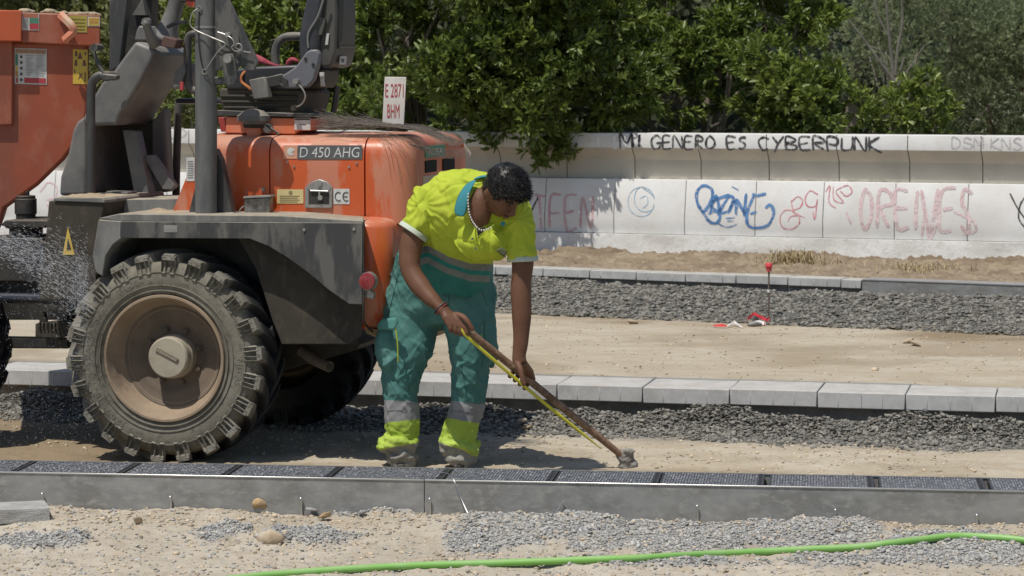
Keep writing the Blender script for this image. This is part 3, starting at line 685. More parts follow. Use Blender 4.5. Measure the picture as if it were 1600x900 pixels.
rowtree(660, 'dark evergreen behind the small white number plate', auto(550, 760, -60, 190, wy(660)+.1, wy(660)+.8, 24, (.22,.42), 1.0) + auto(550, 780, -330, -70, wy(660)+1.4, wy(660)+2.4, 9, (.6,.85)) + [bl(600,200,wy(600)+.7,.3), bl(690,195,wy(690)+.5,.3)], 2)
GT[0] = -.33
rowtree(850, 'evergreen with a hanging branch spilling over the wall above the worker', auto(740, 970, -60, 175, wy(850)-.6, wy(850)+.3, 24, (.24,.42), 1.0) + auto(640, 960, -330, -70, wy(850)+.5, wy(850)+2.2, 12, (.6,.85)) + auto(640, 880, 40, 150, wy(760)-.95, wy(850)-.55, 8, (.26,.36)) + auto(560, 860, -170, -40, wy(760)-.9, wy(850)-.4, 8, (.35,.5)) + auto(600, 760, 100, 175, wy(700)-.7, wy(700)-.3, 5, (.2,.28)) + auto(770, 900, -110, 90, wy(850)-.8, wy(850)-.35, 14, (.28,.4))
   + [bl(765,205,wy(765)-.25,.17,.2,.14), bl(800,195,wy(800)-.15,.22), bl(845,205,wy(845)-.35,.22,.2,.22), bl(858,236,wy(858)-.4,.15,.13,.16), bl(840,243,wy(858)-.4,.09,.1,.12), bl(885,225,wy(885)-.35,.13,.12,.13), bl(905,205,wy(905)-.2,.15), bl(925,190,wy(925)-.1,.2), bl(765,222,wy(765)-.3,.08), bl(860,170,wy(860)-.3,.4), bl(960,120,wy(960)-.1,.4), bl(830,100,wy(830)-.2,.45)], 3, m=M_leaf)
GT[0] = -.04
rowtree(1110, 'evergreen whose slim trunk shows above the words on the wall', auto(960, 1180, -60, 150, wy(1080)+.2, wy(1080)+.9, 24, (.22,.4), 1.1) + auto(960, 1180, -330, -70, wy(1080)+1.6, wy(1080)+2.6, 9, (.6,.85)) + [bl(990,150,wy(990)+.5,.36), bl(1060,160,wy(1060)+.7,.32), bl(1190,100,wy(1190)+.4,.33)], 4)
GT[0] = -.15
rowtree(1230, 'rounded evergreen at the right end of the dense row', auto(1170, 1285, -30, 180, wy(1230)+.1, wy(1230)+.7, 18, (.22,.36), 1.0) + auto(1160, 1280, -330, -60, wy(1230)+1.4, wy(1230)+2.2, 6, (.5,.7)) + [bl(1298,55,wy(1290)+.5,.17), bl(1312,22,wy(1290)+.6,.12), bl(1300,120,wy(1300)+.4,.2), bl(1325,165,wy(1320)+.5,.26), bl(1285,165,wy(1285)+.3,.28), bl(1250,180,wy(1250)+.3,.26)], 5, m=M_leafb)
GT[0] = -.5
p = P(1430, 215, wy(1430) + 1.0)
tree('round_shrub', 'bright green bushy shrub standing alone behind the wall on the right', 'shrub', (p.x, p.y, -.4), [bl(1430,165,wy(1430)+.9,.30,.4,.3), bl(1440,125,wy(1430)+.9,.15,.2,.14), bl(1395,180,wy(1430)+.8,.25), bl(1470,175,wy(1430)+.9,.17), bl(1355,205,wy(1430)+.9,.22), bl(1462,140,wy(1430)+.9,.12), bl(1465,205,wy(1430)+.9,.2), bl(1433,108,wy(1430)+.9,.08)], 800, 9, .075, M_leafb, M_bark, .04, seed=9)
# farther trees; distance haze is put into the olive leaf colour
def far(name, label, px, blobs, dens, per, size, m, bark=M_bark, r0=.12, seed=2, **kw):
    p = P(px, 300, blobs[0][0][1]); return tree(name, label, 'tree', (p.x, p.y, -.42), blobs, dens, per, size, m, bark, r0, 'trees on the slope far behind the wall', seed=seed, **kw)
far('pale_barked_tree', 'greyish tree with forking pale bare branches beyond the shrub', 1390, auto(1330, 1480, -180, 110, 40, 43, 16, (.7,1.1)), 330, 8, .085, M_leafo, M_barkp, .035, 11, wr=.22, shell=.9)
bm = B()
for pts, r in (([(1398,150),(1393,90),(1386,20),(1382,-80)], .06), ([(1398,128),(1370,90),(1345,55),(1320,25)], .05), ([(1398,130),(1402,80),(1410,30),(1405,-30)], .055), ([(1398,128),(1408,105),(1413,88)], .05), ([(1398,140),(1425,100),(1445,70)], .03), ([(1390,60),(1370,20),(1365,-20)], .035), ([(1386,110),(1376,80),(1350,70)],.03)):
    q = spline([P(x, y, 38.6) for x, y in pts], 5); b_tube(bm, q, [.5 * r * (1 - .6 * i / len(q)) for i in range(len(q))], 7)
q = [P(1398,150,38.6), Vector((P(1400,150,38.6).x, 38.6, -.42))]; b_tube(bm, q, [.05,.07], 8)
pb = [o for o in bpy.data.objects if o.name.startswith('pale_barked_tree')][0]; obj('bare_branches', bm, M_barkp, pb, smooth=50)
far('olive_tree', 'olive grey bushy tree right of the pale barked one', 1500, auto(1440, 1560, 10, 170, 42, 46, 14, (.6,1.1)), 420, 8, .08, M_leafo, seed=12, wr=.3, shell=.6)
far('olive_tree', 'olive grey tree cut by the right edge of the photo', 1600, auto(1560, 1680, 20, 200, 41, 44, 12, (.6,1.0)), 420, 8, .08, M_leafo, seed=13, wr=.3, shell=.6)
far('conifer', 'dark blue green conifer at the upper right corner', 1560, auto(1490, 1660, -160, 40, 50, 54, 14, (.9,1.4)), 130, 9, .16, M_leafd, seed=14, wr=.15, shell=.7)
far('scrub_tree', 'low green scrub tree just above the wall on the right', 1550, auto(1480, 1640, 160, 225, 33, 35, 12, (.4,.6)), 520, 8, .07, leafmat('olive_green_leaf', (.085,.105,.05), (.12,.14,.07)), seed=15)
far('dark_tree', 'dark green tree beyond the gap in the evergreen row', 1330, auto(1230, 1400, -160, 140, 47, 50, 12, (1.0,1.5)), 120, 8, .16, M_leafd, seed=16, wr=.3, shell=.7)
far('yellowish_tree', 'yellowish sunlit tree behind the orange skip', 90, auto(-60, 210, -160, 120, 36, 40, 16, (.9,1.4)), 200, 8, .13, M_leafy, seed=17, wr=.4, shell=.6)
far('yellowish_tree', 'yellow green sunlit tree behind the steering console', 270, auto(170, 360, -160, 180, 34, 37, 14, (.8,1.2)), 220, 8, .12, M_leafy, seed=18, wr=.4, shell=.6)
# far wood: a mass
C = []; D_ = []
for _ in range(9000):
    x = random.uniform(-22, 22); y = random.uniform(54, 66); z = -.6 + 19 * sm((y - 48) / 40, 0, .9) + random.uniform(.2, 4.2) * (1 + .5 * nz(x, y, 0, .25)); C.append((x, y, z)); D_.append((random.gauss(0,.5), random.gauss(-.4,.5), random.uniform(.2, 1)))
D_ = np.array(D_); D_ /= np.linalg.norm(D_, axis=1, keepdims=True)
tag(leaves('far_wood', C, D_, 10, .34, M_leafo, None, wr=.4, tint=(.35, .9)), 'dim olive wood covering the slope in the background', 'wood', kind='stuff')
# dry grass tufts at the wall foot
M_dry = mat('dry_straw', (.42,.33,.18), .85, (.52,.43,.26), 10, attr=[('tint', 'mul')])
def tuft(px, py, n, h, wd, label):
    p = G(px, py, .29); V = []; Fc = []
    for i in range(n):
        a = random.uniform(0, 6.28); rr = random.gauss(0, wd); b0 = Vector((p.x + rr, p.y + random.gauss(0, wd * .6), .25)); hh = h * random.uniform(.4, 1.1); lean = Vector((random.gauss(0, .5), random.gauss(0, .4), 0)) * hh
        b1 = b0 + lean * .35 + Vector((0, 0, hh * .7)); b2 = b0 + lean + Vector((0, 0, hh * random.uniform(.5, 1.0))); w_ = Vector((math.cos(a), math.sin(a), 0)) * .0035; k = len(V)
        V += [b0 - w_, b0 + w_, b1 - w_ * .8, b1 + w_ * .8, b2 - w_ * .2, b2 + w_ * .2]; Fc += [(k, k+1, k+3, k+2), (k+2, k+3, k+5, k+4)]
    o = npmesh('dry_grass', [v[:] for v in V], Fc, M_dry, attr={'tint': RNG.uniform(.6, 1.2, len(V))}); tag(o, label, 'grass tuft')
tuft(1238, 412, 380, .20, .12, 'tall pale dry grass tuft behind the red capped stake')
tuft(1440, 420, 260, .12, .17, 'low spreading dry grass tuft right of the far kerb end')
tuft(1330, 412, 160, .05, .2, 'sparse flattened dry grass between the two tufts')

# ================================================================= SMALL THINGS
# red capped stake
p = G(1201, 499, .118); r = empty('marker_stake', 'thin steel stake with a red plastic cap standing at the gravel bank', 'stake', p)
bm = B(); b_tube(bm, [(0, 0, -.1), (0, .01, .35)], .0065, 8); obj('rod', bm, mat('rusty_rebar', (.13,.10,.085), .8, (.2,.15,.12), 30, metal=.3), r, world=False, smooth=60)
zz = P(1202, 416, p.y).z - p.z
bm = B(); b_lathe(bm, [(0, zz - .035), (.018, zz - .035), (.020, zz - .008), (.0265, zz - .004), (.027, zz + .012), (.020, zz + .022), (0, zz + .024)], (0, .01, 0), 'z', 16); obj('cap', bm, mat('red_plastic', (.62,.06,.07), .45), r, world=False, smooth=40)
bm = B(); b_tube(bm, [(0, .008, .19), (0, .009, .21)], .009, 8); obj('tape_wrap', bm, M_wallw, r, world=False)
# fallen warning tape
M_tred = mat('red_tape', (.62,.05,.06), .5); M_twh = mat('white_tape', (.75,.73,.70), .5)
def tape(pts, wd, m, parent, name, z=.12):
    bm = B(); L_ = []
    for (x, y, dz, tw) in pts:
        q = G(x, y, z) + Vector((0, 0, dz)); a = Vector((0, math.cos(tw), math.sin(tw))) * wd / 2; L_.append((bm.verts.new(q - a), bm.verts.new(q + a)))
    for a, b in zip(L_, L_[1:]): bm.faces.new((a[0], a[1], b[1], b[0]))
    o = obj(name, bm, m, parent); md = o.modifiers.new('s', 'SOLIDIFY'); md.thickness = .001; return o
r = empty('warning_tape', 'crumpled red and white warning tape lying at the foot of the stake', 'tape', G(1170, 510, .115))
tape([(1115,510,.005,.2),(1128,511,.012,.5),(1136,511,.008,.1)], .035, M_tred, r, 'red_band'); tape([(1136,511,.008,.1),(1148,508,.02,.7),(1160,512,.004,.2)], .03, M_twh, r, 'white_band')
tape([(1168,505,.03,.9),(1178,500,.045,.6),(1190,503,.03,1.0),(1201,505,.02,.5)], .030, M_tred, r, 'red_band'); tape([(1172,509,.01,.4),(1186,508,.02,.9),(1196,508,.012,.5)], .035, M_twh, r, 'white_band')
tape([(1194,509,.01,.4),(1198,505,.03,.9),(1203,503,.03,.6)], .025, M_tred, r, 'red_band')
# green hose
M_hose = mat('green_rubber_hose', (.20,.46,.09), .5, (.30,.52,.20), 3.5, bump=.05, bscale=20, dust=.35, dustc=(.45,.42,.32), lo=.45, hi=.75)
hp = [(330,908),(420,898),(500,892),(640,884),(770,880),(875,876),(1000,871),(1100,866),(1180,862),(1260,858),(1337,855),(1390,849),(1440,843),(1490,839),(1540,839),(1590,842),(1700,858)]
pts = []
for x, y in hp:
    z = -.17
    for _ in range(6): p = G(x, y, z); z = .5 * z + .5 * (fore_z(p.x, p.y)[0] + .0135)
    pts.append(Vector((p.x, p.y, z)))
r = empty('garden_hose', 'bright green rubber hose snaking along the bottom of the photo', 'hose', pts[6]); sp = spline(pts, 8)
bm = B(); b_tube(bm, sp, .0155, 14); obj('hose_tube', bm, M_hose, r, smooth=60)
o = stones('dirt_clod', [(0,0,0)], [.026], M_rockp, sub=2, jag=.3, tint=(1,1)); p = G(1588, 845, -.16); o.location = p + Vector((0, 0, .018)); tag(o, 'beige dirt clod stuck on the green hose at the right edge', 'clod')
# ================================================================= DUMPER
DU = Frame(G(262, 725, -.035), -R(14))
DR = empty('dumper', 'large orange articulated site dumper with dusty bodywork and open driver seat', 'dumper', DU.o, DU.a)
M_or = mat('dusty_orange_paint', (.54,.098,.026), .34, (.51,.185,.11), 3.0, stretch=(1.7,1.7,.5), lo=.46, hi=.52, rvar=.35, dust=.55, dustc=(.55,.38,.27), speck=.08)
M_ork = mat('orange_paint_faded', (.62,.215,.125), .55, (.60,.17,.075), 3, stretch=(1.5,1.5,.4), lo=.48, hi=.6, dust=.6, dustc=(.55,.38,.27))
M_skip = mat('skip_orange_shaded', (.33,.075,.035), .5, (.25,.075,.045), 2.2, (.36,.13,.08), stretch=(1,1,.5), dust=.3, speck=.05)  # orange darkened to carry the shade on the skip side
M_dk = mat('dark_grey_paint', (.042,.043,.044), .45, (.100,.098,.090), 3.6, stretch=(2,2,.5), lo=.48, hi=.55, rvar=.3, dust=.5, dustc=(.42,.36,.27), speck=.1)
M_dkd = mat('dusty_grey_steel', (.19,.19,.18), .75, (.12,.12,.115), 5, stretch=(2,2,.6), dust=.75, dustc=(.47,.40,.29), speck=.3, bump=.1, bscale=50)
M_pl = mat('grey_moulded_plastic', (.095,.095,.098), .5, (.15,.148,.14), 4, dust=.55, dustc=(.35,.32,.28), bump=.08, bscale=120)
M_post = mat('post_paint', (.085,.09,.092), .5, (.13,.13,.125), 6, stretch=(3,3,.6), dust=.3, speck=.15, rvar=.2)
M_blk = mat('black_grease', (.018,.018,.018), .55, (.045,.04,.033), 8, dust=.2, bump=.3, bscale=50)
M_mud = mat('mud_caked_steel', (.043,.036,.026), .85, (.026,.023,.018), 4, (.07,.058,.04), bump=.3, bscale=40, stretch=(1,1,.6))
M_rub = mat('dusty_rubber', (.19,.175,.14), .8, (.26,.245,.205), 5, (.08,.075,.065), bump=.25, bscale=90, attr=[('wet', (.010,.011,.014))])
M_rubs = mat('dusty_sidewall', (.150,.136,.105), .85, (.20,.185,.145), 7, (.09,.083,.068), bump=.25, bscale=120, speck=.15, attr=[('wet', (.012,.013,.016))])
M_rim = mat('dusty_rim', (.31,.235,.16), .8, (.25,.19,.13), 5, (.28,.19,.125), bump=.12, bscale=70)
M_rimd = mat('rim_disc', (.165,.125,.09), .8, (.12,.092,.068), 6, bump=.15, bscale=60)
M_hub = mat('hub_dust', (.37,.33,.25), .85, (.30,.265,.20), 9, bump=.1, bscale=80)
M_chr = mat('dull_zinc', (.42,.41,.39), .4, (.30,.29,.27), 20, metal=.7, rvar=.2)
M_lblk = mat('decal_black', (.035,.035,.035), .5)
M_lgry = mat('decal_dark_grey', (.10,.105,.11), .45)
M_lwht = mat('decal_white', (.62,.62,.60), .5, (.5,.49,.47), 20)
M_lyel = mat('decal_yellow', (.62,.43,.06), .5, (.52,.37,.08), 10)
M_lyel2 = mat('decal_pale_yellow', (.60,.50,.24), .6)
M_lred = mat('decal_red', (.42,.05,.06), .5)
M_lgrn = mat('decal_green', (.07,.22,.14), .5)
M_sandp = mat('settled_sand', (.44,.36,.25), .95, (.36,.28,.18), 9, bump=.8, bscale=60, bdist=.01)
L = DU.L
CF = [DU]
def L(x, y, v=0.): return CF[0].L(x, y, v)
def toroot(bm):
    if CF[0] is not DU: bmesh.ops.transform(bm, matrix=DU.M.inverted() @ CF[0].M, verts=bm.verts)
def Lr(px, py, u):
    d = ray(px, py); t = (u - (CP - DU.o).dot(DU.eu)) / d.dot(DU.eu); p = CP + d * t - DU.o; return Vector((u, p.dot(DU.ev), p.z))
def extr(name, pts, u, th, m, parent, bevel=.0):
    bm = B(); b_prism(bm, [Lr(x, y, u) for x, y in pts], Vector((th, 0, 0))); return obj(name, bm, m, parent, world=False, bevel=bevel)
def ext(name, pts, v0, v1, m, parent=DR, bevel=.006, seg=2, dz=0, smooth=None, sight=None):
    poly = [L(x, y, v0) for x, y in pts]; bm = B(); b_prism(bm, poly, Vector((0, v1 - v0, 0)))
    if sight:                            # the right-hand end tapers inwards with depth
        bm.verts.ensure_lookup_table(); n_ = len(pts)
        for k, (x, y) in enumerate(pts):
            if x > sight: bm.verts[n_ + k].co.x = L(x, y, v1).x
    toroot(bm)
    return obj(name, bm, m, parent, world=False, bevel=bevel, seg=seg, smooth=smooth)
def tube(name, pts, r, m, parent=DR, k=5, n=10, sp=True):
    q = [L(x, y, v) for x, y, v in pts]
    if sp: q = spline(q, k)
    bm = B(); b_tube(bm, q, r, n); return obj(name, bm, m, parent, world=False, smooth=50)
def decal(name, x0, y0, x1, y1, v, m, parent, th=.0015, skew=0):
    pts = [(x0, y0), (x1, y0 + skew), (x1, y1 + skew), (x0, y1)]
    return ext(name, pts, v - th, v + .0005, m, parent, bevel=0)
def cyl(name, px, py, v0, v1, r, m, parent=DR, n=20, r1=None, bevel=.002):
    c = L(px, py, v0); r1 = r1 or r; bm = B()
    b_tube(bm, [(c.x, v0, c.z), (c.x, v1, c.z)], [r, r1], n, up=(1,0,0)); return obj(name, bm, m, parent, world=False, smooth=50, bevel=0)
def text(name, s, px, py, hpx, v, m, parent, wpx=None, shear=0, bold=0, frame=DU, face=None):
    """small raised lettering, converted to mesh; (px, py) = left end of the baseline"""
    cu = bpy.data.curves.new('t', 'FONT'); cu.body = s; cu.size = 1; cu.extrude = 0; cu.offset = bold; cu.shear = shear
    to = bpy.data.objects.new('t', cu); COL.objects.link(to); dg = bpy.context.evaluated_depsgraph_get(); me = bpy.data.meshes.new_from_object(to.evaluated_get(dg))
    bpy.data.objects.remove(to); bpy.data.curves.remove(cu)
    xs = [q.co.x for q in me.vertices]; ys = [q.co.y for q in me.vertices]; x0, x1, y0, y1 = min(xs), max(xs), min(ys), max(ys)
    sy = hpx / (y1 - y0); sx = (wpx / (x1 - x0)) if wpx else sy
    for q in me.vertices: q.co = frame.L(px + (q.co.x - x0) * sx, py - (q.co.y - y0) * sy, v)
    me.name = name; o = link(name, me, m, parent, world=False); return o

# ---------- wheels
def make_wheel(v0, flip=False, c=None, near=True):
    SC = 1.035; R_ = .514; Wd = .335; cx, cz = c
    r = DR
    # outer side is at small v for the near wheel
    sgn = -1 if flip else 1; base = v0 + (Wd if flip else 0)
    Y = lambda a: base + sgn * a
    prof = [(.292, .035), (.300, .018), (.325, .010), (.360, .004), (.395, .004), (.425, .012), (.445, .030), (.458, .055), (.466, .10), (.469, .1625), (.466, .225), (.458, .27), (.445, .295), (.425, .313), (.395, .321), (.360, .321), (.30, .307), (.292, .29)]
    bm = B(); b_lathe(bm, [(a * SC, Y(b)) for a, b in prof], (cx, 0, cz), 'y', 96)
    ty = obj('tyre', bm, M_rubs, r, world=False, smooth=50)
    # circular ribs on the sidewall
    bm = B()
    for rr in (.318, .343, .404):
        b_lathe(bm, [((rr + q) * SC, Y(w_)) for q, w_ in ((-.004,.012),(-.002,.001),(.002,.001),(.004,.012))], (cx, 0, cz), 'y', 96)
    obj('sidewall_rib', bm, M_rubs, ty, world=False, smooth=50)
    # lugs: chevron bars with a notched shoulder end
    bm = B(); N = 22; att = []
    def pt(th, a, rr): return Vector((cx + SC * rr * math.cos(th), Y(a), cz + SC * rr * math.sin(th)))
    def bar(path, hw):
        rings = []
        for th, a, ri, ro in path:
            rings.append([bm.verts.new(pt(th - hw / ro * 1.15, a, ri)), bm.verts.new(pt(th + hw / ro * 1.15, a, ri)), bm.verts.new(pt(th + hw / ro * .85, a, ro)), bm.verts.new(pt(th - hw / ro * .85, a, ro))])
        for A_, B_ in zip(rings, rings[1:]):
            for k in range(4): bm.faces.new((A_[k], B_[k], B_[(k+1) % 4], A_[(k+1) % 4]))
        bm.faces.new(rings[0][::-1]); bm.faces.new(rings[-1])
    for side in (0, 1):
        for i in range(N):
            th0 = 2 * math.pi * (i + .5 * side) / N + .07 + random.uniform(-.012, .012)
            Sd = (lambda a: a) if side == 0 else (lambda a: Wd - a)
            dr = -1
            # main bar sweeping from shoulder to the centre
            path = []
            for t in np.linspace(0, 1, 6):
                a = .030 + t * .150; th = th0 + dr * (.02 + .25 * t ** 1.2); ri = .440 + .02 * min(1, t * 3); ro = .490 + .014 * math.sin(min(1, t * 1.6) * 1.57); path.append((th, Sd(a), ri, ro))
            bar(path, .030)
            bar([(th0, Sd(.024), .388, .455), (th0, Sd(.008), .400, .474), (th0, Sd(.036), .42, .490)], .027)
            for q in (-1, 1):
                bar([(th0 + q * .062, Sd(.012), .388, .455), (th0 + q * .050, Sd(-.004), .400, .474), (th0 + q * .046, Sd(.034), .42, .490)], .0105)
            bar([(th0 - .0, Sd(-.002), .462, .486), (th0 + dr * .01, Sd(.04), .45, .493)], .031)
    o = obj('tread_lugs', bm, M_rub, ty, world=False, smooth=28, bevel=0)
    A_ = o.data.attributes.new('wet', 'FLOAT', 'POINT'); vals = []
    for q in o.data.vertices:
        a = (q.co.y - base) * sgn; ang = math.atan2(q.co.z - cz, q.co.x - cx); vals.append(sm(a, .015, .07) * (.30 + .70 * sm(math.cos(ang), -.25, .5)))
    A_.data.foreach_set('value', vals)
    A_ = ty.data.attributes.new('wet', 'FLOAT', 'POINT'); A_.data.foreach_set('value', [sm((q.co.y - base) * sgn, .035, .08) * (.25 + .75 * sm(math.cos(math.atan2(q.co.z - cz, q.co.x - cx)), -.25, .5)) for q in ty.data.vertices])
    # rim
    prof = [(.296, .034), (.300, .012), (.296, .004), (.286, .004), (.280, .014), (.279, .030), (.268, .044), (.266, .070), (.255, .085), (.250, .115), (.236, .128), (.222, .131)]
    bm = B(); b_lathe(bm, [(a * SC, Y(b)) for a, b in prof], (cx, 0, cz), 'y', 80); rim = obj('rim', bm, M_rim, r, world=False, smooth=50)
    prof = [(.238, .120), (.220, .134), (.19, .137), (.165, .142), (.150, .155), (.12, .158), (.0, .158)]
    bm = B(); b_lathe(bm, [(a * SC, Y(b)) for a, b in prof], (cx, 0, cz), 'y', 64); obj('rim_disc', bm, M_rimd, rim, world=False, smooth=40)
    prof = [(.105, .158), (.103, .105), (.098, .098), (.097, .050), (.090, .042), (.0, .040)]
    bm = B(); b_lathe(bm, [(a * SC, Y(b)) for a, b in prof], (cx + .006, 0, cz), 'y', 48); hb = obj('hub_cap', bm, M_hub, rim, world=False, smooth=30)
    if near:
        bm = B(); M_ = Matrix.Translation((cx + .006, Y(.038), cz + .012)) @ Matrix.Rotation(.45, 4, 'Y'); b_box(bm, (-.062, -.002, -.011), (.062, .004, .011), M_)
        obj('hub_plate', bm, M_rimd, hb, world=False, bevel=.002)
        bm = B()
        for k in range(14): b_box(bm, (-.056 + k * .008, -.004, -.006), (-.051 + k * .008, -.001, .006), M_)
        obj('hub_marking', bm, M_hub, hb, world=False)
        for k in range(8):
            th = k * math.pi / 4 + .3; p = Vector((cx + .135 * math.cos(th), 0, cz + .135 * math.sin(th))); bm = B()
            b_tube(bm, [(p.x, Y(.16), p.z), (p.x, Y(.140), p.z)], .014, 6); b_tube(bm, [(p.x, Y(.142), p.z), (p.x, Y(.128), p.z)], .007, 8); obj('wheel_nut', bm, M_rimd, rim, world=False)
        # raised sidewall lettering
        def arc(s, th_mid, rr, h):
            cu = bpy.data.curves.new('t', 'FONT'); cu.body = s; cu.size = 1; to = bpy.data.objects.new('t', cu); COL.objects.link(to)
            me = bpy.data.meshes.new_from_object(to.evaluated_get(bpy.context.evaluated_depsgraph_get())); bpy.data.objects.remove(to); bpy.data.curves.remove(cu)
            xs = [q.co.x for q in me.vertices]; ys = [q.co.y for q in me.vertices]; sc = h / (max(ys) - min(ys)); xm = (min(xs) + max(xs)) / 2
            for q in me.vertices:
                th = th_mid - (q.co.x - xm) * sc * 1.25 / rr; q2 = rr + (q.co.y - min(ys)) * sc; q.co = Vector((cx + q2 * SC * math.cos(th), Y(.0015), cz + q2 * SC * math.sin(th)))
            me.name = 'tyre_lettering'; link('tyre_lettering', me, mat('raised_rubber', (.20,.185,.15), .8), ty, world=False)
        arc('TRACTION', R(168), .362, .026); arc('MITAS', R(-8), .362, .026); arc('12.0/75-18', R(222), .362, .026); arc('TR-08', R(118), .362, .026)
c0 = (-.018, .510)
make_wheel(0, False, c0)
make_wheel(1.34, True, (.075, .505), near=False)
# axle
bm = B(); b_tube(bm, [(0, .16, .497), (0, 1.7, .497)], .09, 16); b_ball(bm, (0, .95, .497), (.17, .2, .17), 2); obj('axle', bm, M_blk, DR, world=False, smooth=50)
# front wheel, cut by the left edge
fc = L(-190, 520, .0)
make_wheel(.12, False, (fc.x, .510), near=False)

# ---------- fender and chassis
V0 = -.01
ext('fender_top', [(154,341),(186,334),(440,337),(568,345),(568,349),(186,346)], .0, .44, M_dkd, bevel=.004, sight=500)
ext('fender_skirt', [(154,343),(190,346),(190,372),(176,382),(165,400),(160,432),(149,425),(144,400)], V0, .36, M_dkd, bevel=.004)
fd = ext('fender_panel', [(187,346),(566,348),(566,476),(545,475),(512,452),(480,425),(448,402),(420,385),(390,373),(187,372)], V0, .02, M_dk, bevel=.003)
ext('fender_inner', [(372,372),(566,378),(566,524),(543,538),(440,538),(425,500),(400,420)], .10, .36, M_mud, bevel=.004, sight=500)
ext('wheel_arch', [(184,372),(168,402),(160,440),(150,520),(200,470),(440,500),(440,538),(560,538),(560,352),(186,350)], .36, .42, M_blk, bevel=0, sight=500)
for x, y in ((475,359),(553,358)): cyl('bolt', x, y, V0 - .006, V0 + .002, .007, M_chr, fd)
ext('label_plate', [(256,352),(277,352),(277,363),(256,363)], V0 - .002, V0, M_chr, fd, bevel=0)
# sand lying on the fender top
def sandpile(px0, px1, v0, v1, wz, h, seed, taper=.25):
    u0 = L(px0, 340, v0).x; u1 = L(px1, 340, v0).x; nx, ny = 46, 12; V = []
    for j in range(ny):
        for i in range(nx):
            a = i / (nx - 1); b = j / (ny - 1); u = u0 + (u1 - u0) * a; v = v0 + (v1 - v0) * b
            e = min(sm(a, 0, taper), sm(1 - a, 0, taper), sm(b, 0, .3), sm(1 - b, 0, .12) + .3)
            V.append((u, v, wz - .004 + h * e * (.55 + .9 * nz(u, v, seed, 9)) + .004 * e * nz(u, v, seed, 40)))
    Fc = [(j*nx+i, j*nx+i+1, (j+1)*nx+i+1, (j+1)*nx+i) for j in range(ny-1) for i in range(nx-1)]
    return npmesh('settled_sand', V, Fc, M_sandp, DR, smooth=True, world=False)
zt0 = L(300, 341, .0).z
sandpile(188, 300, .03, .34, zt0 + .008, .020, 1); sandpile(285, 440, .06, .30, zt0 + .006, .014, 2); sandpile(420, 560, .10, .31, zt0 - .004, .010, 3)
# step deck forward of the fender
dk = ext('deck', [(165,312),(285,310),(285,334),(165,336)], .40, .9, M_dkd, bevel=.004)
ext('deck_edge', [(84,309),(160,309),(163,313),(163,317),(84,314)], .12, .9, M_dkd, bevel=.003)
sandpile(88, 160, .16, .5, L(120, 309, .14).z + .006, .010, 5)
cb = ext('chassis_box', [(76,314),(163,316),(158,345),(150,440),(128,470),(60,470),(70,380)], .13, .9, M_mud, bevel=.006)
tri = ext('warning_sticker', [(106,355),(116,398),(98,398)], .126, .131, M_lyel, cb, bevel=0)
ext('warning_symbol', [(106,372),(108,380),(111,390),(104,390),(105,380)], .123, .127, M_lblk, tri, bevel=0)
# pivot and black running gear in front
bm = B(); p = L(40, 310, .55)
for z0, z1, rr in ((-.20,-.15,.085),(-.15,-.13,.105),(-.13,-.08,.05),(-.08,.0,.056),(.0,.015,.05)): b_tube(bm, [(p.x, .55, p.z + z0), (p.x, .55, p.z + z1)], rr, 24)
b_tube(bm, [(p.x + .01, .55, p.z + .01), (p.x + .01, .55, p.z + .04)], .012, 8); obj('pivot', bm, M_blk, DR, world=False, smooth=40, bevel=.004)
ext('pivot_fork', [(0,352),(8,344),(78,344),(78,352),(66,356),(14,356)], .38, .75, M_blk)
ext('pivot_fork', [(-30,372),(60,372),(78,385),(78,440),(-30,440)], .40, .8, M_blk)
ext('chassis_rail', [(-60,395),(110,395),(120,420),(120,470),(110,500),(12,500),(-60,480)], .45, 1.3, M_blk)
tube('hydraulic_pipe', [(-60,464,.36),(60,466,.36),(118,470,.36)], .026, mat('wet_dark_pipe', (.05,.055,.07), .25, metal=.4), sp=False)
ext('tie_bar', [(-60,526),(106,529),(106,545),(-60,544)], .42, .50, M_blk)
st_ = ext('step_plate', [(55,506),(88,502),(112,503),(112,522),(95,528),(55,527)], .30, .42, M_mud, bevel=.003)
bm = B()
for x in (60, 66, 72, 78, 84): 
    q = L(x, 506, .295); b_box(bm, (q.x, .285, q.z - .012), (q.x + .010, .31, q.z + .006))
obj('step_teeth', bm, M_mud, st_, world=False)
for x in (64, 101): ext('step_bracket', [(x-2,488),(x+3,488),(x+7,505),(x-3,505)], .36, .40, M_mud, bevel=.002)
# belly between the wheels and engine underside
ext('engine_underside', [(150,440),(430,440),(560,538),(560,546),(300,620),(150,600)], .55, 1.35, M_blk)
tube('exhaust_pipe', [(470,548,.50),(492,563,.46),(515,573,.40)], .027, mat('hot_exhaust_steel', (.30,.25,.20), .6, (.2,.16,.12), 9, metal=.5), n=16)
c = L(515, 573, .397); bm = B(); d = (L(515,573,.40) - L(492,563,.46)).normalized(); b_tube(bm, [c, c + d * .004], .022, 16); obj('exhaust_bore', bm, M_blk, [o for o in bpy.data.objects if o.name == 'exhaust_pipe'][0], world=False)

